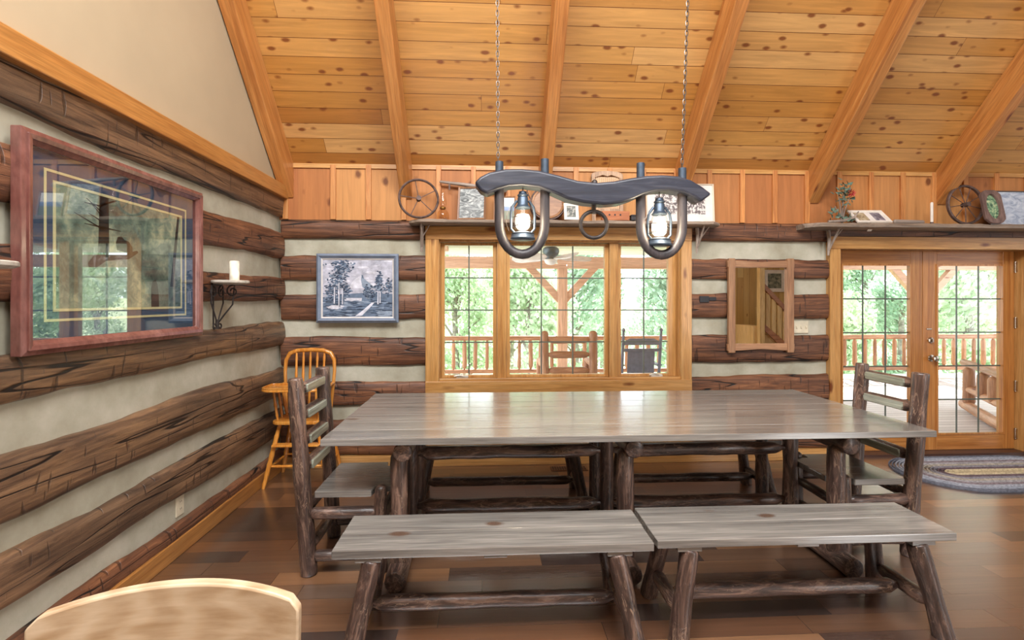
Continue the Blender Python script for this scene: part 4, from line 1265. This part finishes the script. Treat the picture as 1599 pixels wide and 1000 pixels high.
WD = wood('turned_brown_wood', (110, 72, 44), (150, 104, 66), (178, 132, 90), 0, 0.45, 2.5, 14, 0, bump=0.1)
dr = thing('wooden_canteen', 'round wooden canteen with dark bands behind the left bow of the yoke', 'canteen', (0.56, 4.50, ST + 0.158))
Rl = Matrix.Rotation(radians(80), 4, 'X')
MB().lathe([(0.13, -0.045), (0.148, -0.04), (0.154, 0.0), (0.148, 0.04), (0.13, 0.045), (0.128, 0.036)], (0, 0, 0), 32, Rl).build('body', WD, dr, True)
MB().tube([Rl @ Vector((0.157 * cos(2 * pi * k / 32), 0.157 * sin(2 * pi * k / 32), 0.03)) for k in range(32)], 0.007, 6, closed=True).build('band', M['rust'], dr, True)
MB().tube([Rl @ Vector((0.157 * cos(2 * pi * k / 32), 0.157 * sin(2 * pi * k / 32), -0.03)) for k in range(32)], 0.007, 6, closed=True).build('band', M['rust'], dr, True)
MB().tube([(-0.16, 0, 0.05), (-0.19, -0.01, 0.12), (-0.14, -0.02, 0.19), (0, -0.02, 0.20)], 0.005, 6).build('cord', M['rust'], dr, True)

CRM = plain('white_painted_frame', (222, 214, 202), 0.5)
picture('framed_photo', 'small white-framed photo right of the wooden canteen', 'picture', 0.765, 4.41, ST, 0.135, 0.155, radians(10), radians(6), 0.026, 0.014, CRM,
        art('dark_small_photo', [(0.35, (52, 60, 58)), (0.5, (110, 112, 104)), (0.65, (196, 190, 180))], 28, 0.5))

wa = thing('washboard', 'old arched washboard standing behind the middle of the yoke', 'washboard', (1.125, 4.535, ST))
Rw = Matrix.Rotation(radians(-4), 4, 'X')
fb = lambda a, b, h: Rw @ Vector((a, -h, b))
AWD = wood('aged_grey_tan_wood', (136, 104, 78), (176, 140, 108), (200, 168, 136), 2, 0.5, 1.5, 22, 0, bump=0.1)
for s in (-1, 1):
    MB().prism([(s * 0.148, 0), (s * 0.148, 0.44), (s * 0.112, 0.44), (s * 0.112, 0)], 0, 0.022, fb).build('side_rail', AWD, wa, bevel=0.004)
arch = [(-0.148, 0.40), (-0.148, 0.45)] + [(0.148 * cos(pi - pi * k / 14), 0.45 + 0.035 * sin(pi * k / 14)) for k in range(1, 14)] + [(0.148, 0.45), (0.148, 0.40)]
arch += [(0.10, 0.425), (0.04, 0.445), (0, 0.432), (-0.04, 0.445), (-0.10, 0.425)]
MB().prism(arch, 0.001, 0.024, fb).build('top_rail', AWD, wa, bevel=0.003)
for z in (0.10, 0.27):
    MB().prism([(-0.112, z), (0.112, z), (0.112, z + 0.03), (-0.112, z + 0.03)], 0.003, 0.018, fb).build('cross_rail', AWD, wa, bevel=0.002)
rb = MB().prism([(-0.113, 0.12), (0.113, 0.12), (0.113, 0.43), (-0.113, 0.43)], 0.004, 0.008, fb)
for k in range(12):
    x = -0.10 + 0.018 * k
    rb.tube([fb(x, 0.13, 0.008), fb(x, 0.425, 0.008)], 0.006, 6)
rb.build('ribbed_panel', plain('dull_tan_ribbed_panel', (190, 156, 122), 0.5, 0.2), wa, True)

bl = thing('wood_block', 'reddish wood block with dark dowel holes on the window shelf', 'block', (1.17, 4.43, ST))
MB().bb(-0.125, 0.125, -0.03, 0.03, 0, 0.085).build('body', wood('reddish_block_wood', (140, 76, 44), (172, 102, 62), (190, 124, 80), 0, 0.5, 1.2, 20, 0), bl, bevel=0.004)
Rx = Matrix.Rotation(pi / 2, 4, 'X')
for k in range(3):
    MB().lathe([(0.008, 0), (0.008, 0.003), (0.002, 0.0035)], (-0.06 + 0.05 * k, -0.029, 0.05), 12, Rx).build('dowel', M['black'], bl)
sb = thing('small_dark_box', 'small dark lidded box beside the reddish wood block', 'box', (1.345, 4.42, ST))
MB().bb(-0.038, 0.038, -0.03, 0.03, 0, 0.038).build('body', M['black'], sb, bevel=0.004)
MB().bb(-0.040, 0.040, -0.032, 0.032, 0.038, 0.052).build('lid', M['black'], sb, bevel=0.005)
picture('matted_print', 'large white-matted grey print leaning at the right end of window shelf', 'picture', 1.815, 4.535, ST, 0.65, 0.375, radians(4), 0, 0.012, 0.018, plain('pale_wood_frame', (206, 188, 164), 0.5),
        art('grey_stippled_print', [(0.42, (96, 86, 86)), (0.5, (150, 142, 140)), (0.56, (216, 208, 202))], 42, 0.3, 3), 0.075, plain('white_mat', (222, 214, 206), 0.8))

# ------------------------------------------------------------------ shelf over the doors
S2 = 2.243
bq = thing('twig_bouquet', 'dried twig bouquet with grey-green leaves and a red flower over french doors', 'flowers', (3.31, 4.43, S2))
stm = MB()
for (x, y, z, r) in ((0.03, 0.0, 0.36, 0.006), (-0.03, 0.01, 0.30, 0.005), (0.07, -0.01, 0.25, 0.005), (-0.07, 0.0, 0.16, 0.005)):
    stm.tube([(0, 0, 0.0), (x * 0.3, y, z * 0.5), (x, y, z)], [r * 1.4, r, r * 0.6], 7, nz=0.2)
stm.tube([(-0.14, -0.01, 0.012), (0.0, -0.02, 0.02), (0.10, -0.02, 0.05), (0.16, 0.0, 0.11)], [0.012, 0.014, 0.011, 0.006], 8, nz=0.2)
stm.build('stem', BRK, bq, True)
lfv = MB()
def leaf(mb, p, d, L, w, mi=0):
    d = Vector(d).normalized()
    u = d.orthogonal().normalized()
    n = d.cross(u)
    p = Vector(p)
    mb.add([p, p + d * L * 0.4 + u * w, p + d * L + n * 0.01, p + d * L * 0.4 - u * w, p + d * L * 0.45 + n * w * 0.4], [(0, 1, 4), (1, 2, 4), (2, 3, 4), (3, 0, 4)], mi)
rr = random.Random(3)
for cx, cz, n, sp in ((0.02, 0.30, 30, 0.055), (0.03, 0.22, 14, 0.07), (-0.08, 0.07, 16, 0.05), (0.06, 0.04, 14, 0.05)):
    for k in range(n):
        leaf(lfv, (cx + rr.gauss(0, sp * 0.5), rr.gauss(0, 0.018), max(0.02, cz + rr.gauss(0, sp * 0.6))), (rr.gauss(0, 1), rr.gauss(0, 0.5), rr.uniform(-0.1, 1)), rr.uniform(0.04, 0.07), rr.uniform(0.014, 0.024))
lfv.build('leaves', plain('grey_green_leaf', (86, 106, 92), 0.6, 0, 0.3, 0.25, 30), bq)
pt = MB()
for k in range(16):
    a = 2 * pi * k / 8
    leaf(pt, (0.062 + 0.006 * cos(a), -0.03, 0.275 + 0.006 * sin(a)), (cos(a), -0.5 - 0.5 * (k // 8), sin(a)), 0.04, 0.016)
pt.build('flower', plain('faded_red_petal', (178, 66, 56), 0.6), bq)

dp, dpf = picture('double_photo_frame', 'white double photo frame leaning far back beside the twig bouquet', 'picture frame', 3.60, 4.395, S2, 0.325, 0.20, radians(48), radians(-3), 0.024, 0.014, CRM,
                  plain('white_photo_mat', (214, 208, 202), 0.6))
for cx, ww, mm in ((-0.075, 0.10, art('tan_faded_photo', [(0.35, (112, 96, 78)), (0.5, (168, 150, 118)), (0.68, (196, 184, 160))], 24)), (0.075, 0.09, art('violet_grey_photo', [(0.35, (78, 74, 84)), (0.5, (120, 114, 124)), (0.68, (168, 162, 166))], 24))):
    MB().prism([(cx - ww / 2, -0.065), (cx + ww / 2, -0.065), (cx + ww / 2, 0.065), (cx - ww / 2, 0.065)], 0.004, 0.0075, dpf).build('photo', mm, dp)
MB().prism([(-0.02, -0.09), (0.02, -0.09), (0.02, -0.086), (-0.02, -0.086)], -0.10, 0.0, dpf).build('easel_leg', CRM, dp)
bs = log('bark_stick', BRK, (3.82, 4.44, S2 + 0.022), (4.12, 4.45, S2 + 0.020), 0.02, 0.018, None, ('round', 'flat'), 0.2, 10)
tag(bs, 'short barked stick lying on the shelf over the french doors', 'stick')
cn2 = thing('taper_candle', 'thin white taper candle standing on the shelf above the french doors', 'candle', (4.205, 4.45, S2))
MB().lathe([(0.030, 0), (0.030, 0.006), (0.012, 0.012), (0.012, 0.022)], (0, 0, 0), 16).build('holder', M['rust'], cn2, True)
MB().lathe([(0.012, 0.02), (0.012, 0.20), (0.009, 0.208), (0.002, 0.21)], (0, 0, 0), 14).build('wax', CRM, cn2, True)
w2_ = wheel('spoked iron wheel leaning beside the oval-opening frame over french doors', (4.565, 4.475, S2 + 0.194), radians(-3), radians(2), 0.182, 9, 0.012)
SH_ = wood('old_shingle_brown', (92, 70, 64), (124, 98, 90), (148, 120, 110), 2, 0.6, 1.5, 22, 0, bump=0.2)
ov = thing('oval_frame', 'dark wooden plaque with oval green picture leaning over the french doors', 'picture frame', (4.765, 4.385, S2))
Ro = Matrix.Rotation(radians(-12), 4, 'X')
fo = lambda a, b, h: Ro @ Vector((a, -h, b + 0.165))
oc8 = [(-0.055, -0.165), (0.055, -0.165), (0.10, -0.12), (0.10, 0.12), (0.055, 0.165), (-0.055, 0.165), (-0.10, 0.12), (-0.10, -0.12)]
def oval_frame():
    n = 48
    vs, fs = [], []
    for k in range(n):
        a = 2 * pi * k / n
        dx, dy = cos(a), sin(a)
        t = 9
        for i in range(8):
            x1, y1_ = oc8[i]
            x2, y2 = oc8[(i + 1) % 8]
            den = dx * (y2 - y1_) - dy * (x2 - x1)
            if abs(den) > 1e-9:
                s_ = (x1 * (y2 - y1_) - y1_ * (x2 - x1)) / den
                q = (x1 * dy - y1_ * dx) / den
                if s_ > 0 and -1e-6 <= q <= 1 + 1e-6:
                    t = min(t, s_)
        ox, oy = dx * t, dy * t
        ix, iy = 0.062 * dx, 0.120 * dy
        for (x, y, h) in ((ox, oy, 0), (ox, oy, 0.022), (ix * 1.06, iy * 1.04, 0.024), (ix, iy, 0.008), (ix, iy, 0)):
            vs.append(fo(x, y, h))
    for k in range(n):
        l = (k + 1) % n
        for q in range(5):
            r_ = (q + 1) % 5
            fs.append((k * 5 + q, l * 5 + q, l * 5 + r_, k * 5 + r_))
    return MB().add(vs, fs)
oval_frame().build('plaque', SH_, ov, True, angle=30)
MB().prism([(0.064 * cos(2 * pi * k / 32), 0.122 * sin(2 * pi * k / 32)) for k in range(32)], 0.001, 0.006, fo).build('picture', art('pale_green_flowers', [(0.38, (60, 86, 70)), (0.5, (120, 156, 120)), (0.62, (198, 204, 160))], 26), ov)
picture('tin_panel', 'pale blue-grey pressed panel in thin dark frame at the far end of door shelf', 'picture', 5.14, 4.50, S2, 0.62, 0.345, radians(7), 0, 0.010, 0.016, plain('dark_thin_frame', (70, 58, 52), 0.5),
        art('pale_blue_scuffed_panel', [(0.35, (140, 152, 174)), (0.5, (176, 186, 202)), (0.66, (208, 214, 222))], 10, 1.2, 6, (1, 1, 1.8), 0.35))

# ------------------------------------------------------------------ stairs behind the camera, seen in the mirror
st = thing('staircase', 'pale pine staircase with plank balusters seen in the mirror', 'stairs', (6.2, -1.75, 0))
YW = wood('pale_pine_board', (196, 156, 92), (218, 182, 122), (230, 200, 146), 2, 0.5, 1.2, 18, 0.35, (120, 72, 36), 0.05)
HRW = wood('brown_handrail', (140, 86, 50), (170, 110, 68), (190, 132, 88), 0, 0.4, 1.2, 18, 0, bump=0.05)
MB().bb(-0.06, 0.06, -0.06, 0.06, 0, 2.6).build('newel_post', YW, st, bevel=0.006)
MB().prism([(0.06, 1.78), (0.06, 1.92), (1.26, 0.68), (1.26, 0.54)], -0.04, 0.04, lambda a, b, h: (a, h, b)).build('handrail', HRW, st, bevel=0.006)
MB().prism([(0.06, 0.86), (0.06, 1.0), (1.26, -0.0), (1.0, 0.0)], -0.03, 0.03, lambda a, b, h: (a, h, b)).build('stringer', HRW, st)
for k in range(8):
    x = 0.16 + 0.135 * k
    MB().bb(x - 0.047, x + 0.047, -0.014, 0.014, max(0.0, 0.95 - 0.84 * (x - 0.06)), 1.86 - 1.03 * (x - 0.06) - 0.06).build('baluster', YW, st)
for k in range(5):
    MB().bb(1.10 - 0.25 * (k + 1), 1.10 - 0.25 * k, -0.85, -0.05, 0.0, 0.19 * (k + 1)).build('tread', YW, st)
picture('framed_photo', 'dark landscape photo with white mat hanging by the stairs, seen in the mirror', 'picture', 7.08, -2.69, 1.74, 0.52, 0.54, 0, pi, 0.02, 0.02, CRM,
        art('dark_stair_photo', [(0.35, (60, 66, 56)), (0.5, (110, 112, 92)), (0.68, (170, 166, 140))], 12), 0.07, CRM)

# ------------------------------------------------------------------ porch furniture and fan
GL = M['railwood']
ls = thing('log_settee', 'peeled log settee with three back rails on porch behind the middle sash', 'settee', (1.345, 8.0, DZ))
for s in (-1, 1):
    log('back_post', GL, (s * 0.40, 0, 0), (s * 0.40, 0, 1.21), 0.075, 0.070, ls, ('flat', 'round'), 0.12)
    log('front_leg', GL, (s * 0.42, 0.56, 0), (s * 0.42, 0.56, 0.66), 0.06, 0.055, ls)
    log('arm', GL, (s * 0.42, 0.0, 0.64), (s * 0.42, 0.62, 0.66), 0.05, 0.05, ls, ('cone', 'flat'))
    log('side_rail', GL, (s * 0.40, 0.0, 0.36), (s * 0.42, 0.56, 0.36), 0.045, 0.045, ls, ('cone', 'cone'))
for z in (1.06, 0.82, 0.56, 0.36):
    log('back_rail', GL, (-0.36, 0, z), (0.36, 0, z), 0.062, 0.058, ls, ('cone', 'cone'), 0.1)
log('front_rail', GL, (-0.40, 0.56, 0.36), (0.40, 0.56, 0.36), 0.05, 0.05, ls, ('cone', 'cone'))
sl_ = MB()
for k in range(5):
    sl_.bb(-0.38, 0.38, 0.04 + 0.11 * k, 0.135 + 0.11 * k, 0.405, 0.43)
sl_.build('seat', M['pinkwood'], ls, bevel=0.006)

RK = plain('dark_grey_rocker_paint', (116, 116, 126), 0.5, 0, 0.4, 0.08, 12)
rk = thing('rocking_chair', 'dark grey rocking chair on the porch behind the right-hand sash', 'rocking chair', (2.53, 8.0, DZ))
for s in (-1, 1):
    MB().tube([(s * 0.31, 0.02, 0.06), (s * 0.31, 0, 0.45), (s * 0.31, -0.10, 1.12), (s * 0.31, -0.115, 1.20)], [0.026, 0.026, 0.024, 0.018], 10).lathe([(0.014, 0), (0.03, 0.02), (0.026, 0.045), (0.006, 0.06)], (s * 0.31, -0.115, 1.195), 12).build('back_post', RK, rk, True)
    MB().tube([(s * 0.31, 0.50, 0.06), (s * 0.31, 0.50, 0.64)], 0.024, 10).build('front_leg', RK, rk, True)
    MB().bb(s * 0.31 - 0.045, s * 0.31 + 0.045, -0.04, 0.60, 0.63, 0.655).build('arm', RK, rk, bevel=0.008)
    MB().tube([(s * 0.31, -0.42, 0.09), (s * 0.31, -0.15, 0.03), (s * 0.31, 0.2, 0.022), (s * 0.31, 0.5, 0.04), (s * 0.31, 0.72, 0.10)], 0.022, 10).build('rocker', RK, rk, True)
tp = [(-0.30, 0.98), (-0.27, 1.05), (-0.2, 1.085), (0.2, 1.085), (0.27, 1.05), (0.30, 0.98)]
MB().prism(tp, 0.07, 0.095, lambda a, b, h: (a, -h, b)).build('top_rail', RK, rk, bevel=0.006)
MB().prism([(-0.30, 0.92), (0.30, 0.92), (0.30, 0.87), (-0.30, 0.87)], 0.06, 0.09, lambda a, b, h: (a, -h, b)).build('back_rail', RK, rk, bevel=0.004)
for k in range(7):
    x = -0.192 + 0.064 * k
    MB().prism([(x - 0.0318, 0.45), (x + 0.0318, 0.45), (x + 0.0318, 0.90), (x - 0.0318, 0.90)], 0.0, 0.015, lambda a, b, h: (a, -h - 0.11 * (b - 0.45), b)).build('back_slat', RK, rk)
MB().bb(-0.33, 0.33, -0.02, 0.54, 0.41, 0.44).build('seat', RK, rk, bevel=0.01)

lg = thing('log_glider', 'peeled log glider bench on the porch beyond the right french door', 'bench', (7.41, 7.28, DZ), math.atan2(6.06 - 7.28, 6.64 - 7.41))
for y in (0, 0.66):
    log('base_rail', GL, (-0.02, y, 0.10), (2.3, y, 0.10), 0.075, 0.07, lg, ('flat', 'flat'), 0.08)
    log('arm_rail', GL, (-0.05, y, 0.74), (2.3, y, 0.74), 0.055, 0.055, lg, ('round', 'round'), 0.1)
    log('middle_rail', GL, (0.1, y, 0.36), (2.2, y, 0.36), 0.05, 0.05, lg, ('cone', 'cone'), 0.1)
    for x in (0.22, 0.86, 1.30, 1.75, 2.1):
        log('upright', GL, (x, y, 0.12 if x < 0.5 else 0.34), (x, y, 0.70), 0.078, 0.072, lg, ('round', 'round'), 0.08)
for x in (0.25, 2.1):
    log('cross_rail', GL, (x, 0.0, 0.38), (x, 0.66, 0.38), 0.045, 0.045, lg, ('cone', 'cone'))

fn = thing('ceiling_fan', 'porch ceiling fan with pale blades and dark motor, seen through middle sash', 'ceiling fan', (1.05, 8.0, 2.27))
FM = plain('dark_bronze_motor', (92, 98, 98), 0.4, 0.5)
zc_ = 3.35 - (8.0 - 4.9) * (3.35 - 2.58) / 6.4 - 2.27
MB().lathe([(0.03, 0.14), (0.09, 0.13), (0.13, 0.10), (0.14, 0.05), (0.12, 0.0), (0.09, -0.03), (0.09, -0.075)], (0, 0, 0), 24).build('motor', FM, fn, True)
MB().tube([(0, 0, 0.13), (0, 0, zc_)], 0.016, 10).lathe([(0.07, zc_ - 0.05), (0.065, zc_ - 0.005), (0.03, zc_)], (0, 0, 0), 16).build('downrod', FM, fn, True)
MB().lathe([(0.105, -0.075), (0.11, -0.09), (0.09, -0.135), (0.05, -0.16), (0.01, -0.168)], (0, 0, 0), 24).build('light_bowl', plain('opal_bowl', (232, 228, 220), 0.4), fn, True)
BLM = plain('pale_fan_blade', (226, 218, 210), 0.45)
for k in range(5):
    a = radians(8 + 72 * k)
    Rz = Matrix.Rotation(a, 4, 'Z') @ Matrix.Rotation(radians(26), 4, 'X')
    pts = [(0.13, -0.035), (0.24, -0.08), (0.56, -0.11), (0.66, -0.08), (0.70, 0.0), (0.66, 0.08), (0.56, 0.11), (0.24, 0.08), (0.13, 0.035)]
    MB().prism(pts, -0.007, 0.007, lambda x, y, h: Rz @ Vector((x, y, h)) + Vector((0, 0, -0.055))).build('blade', BLM, fn)
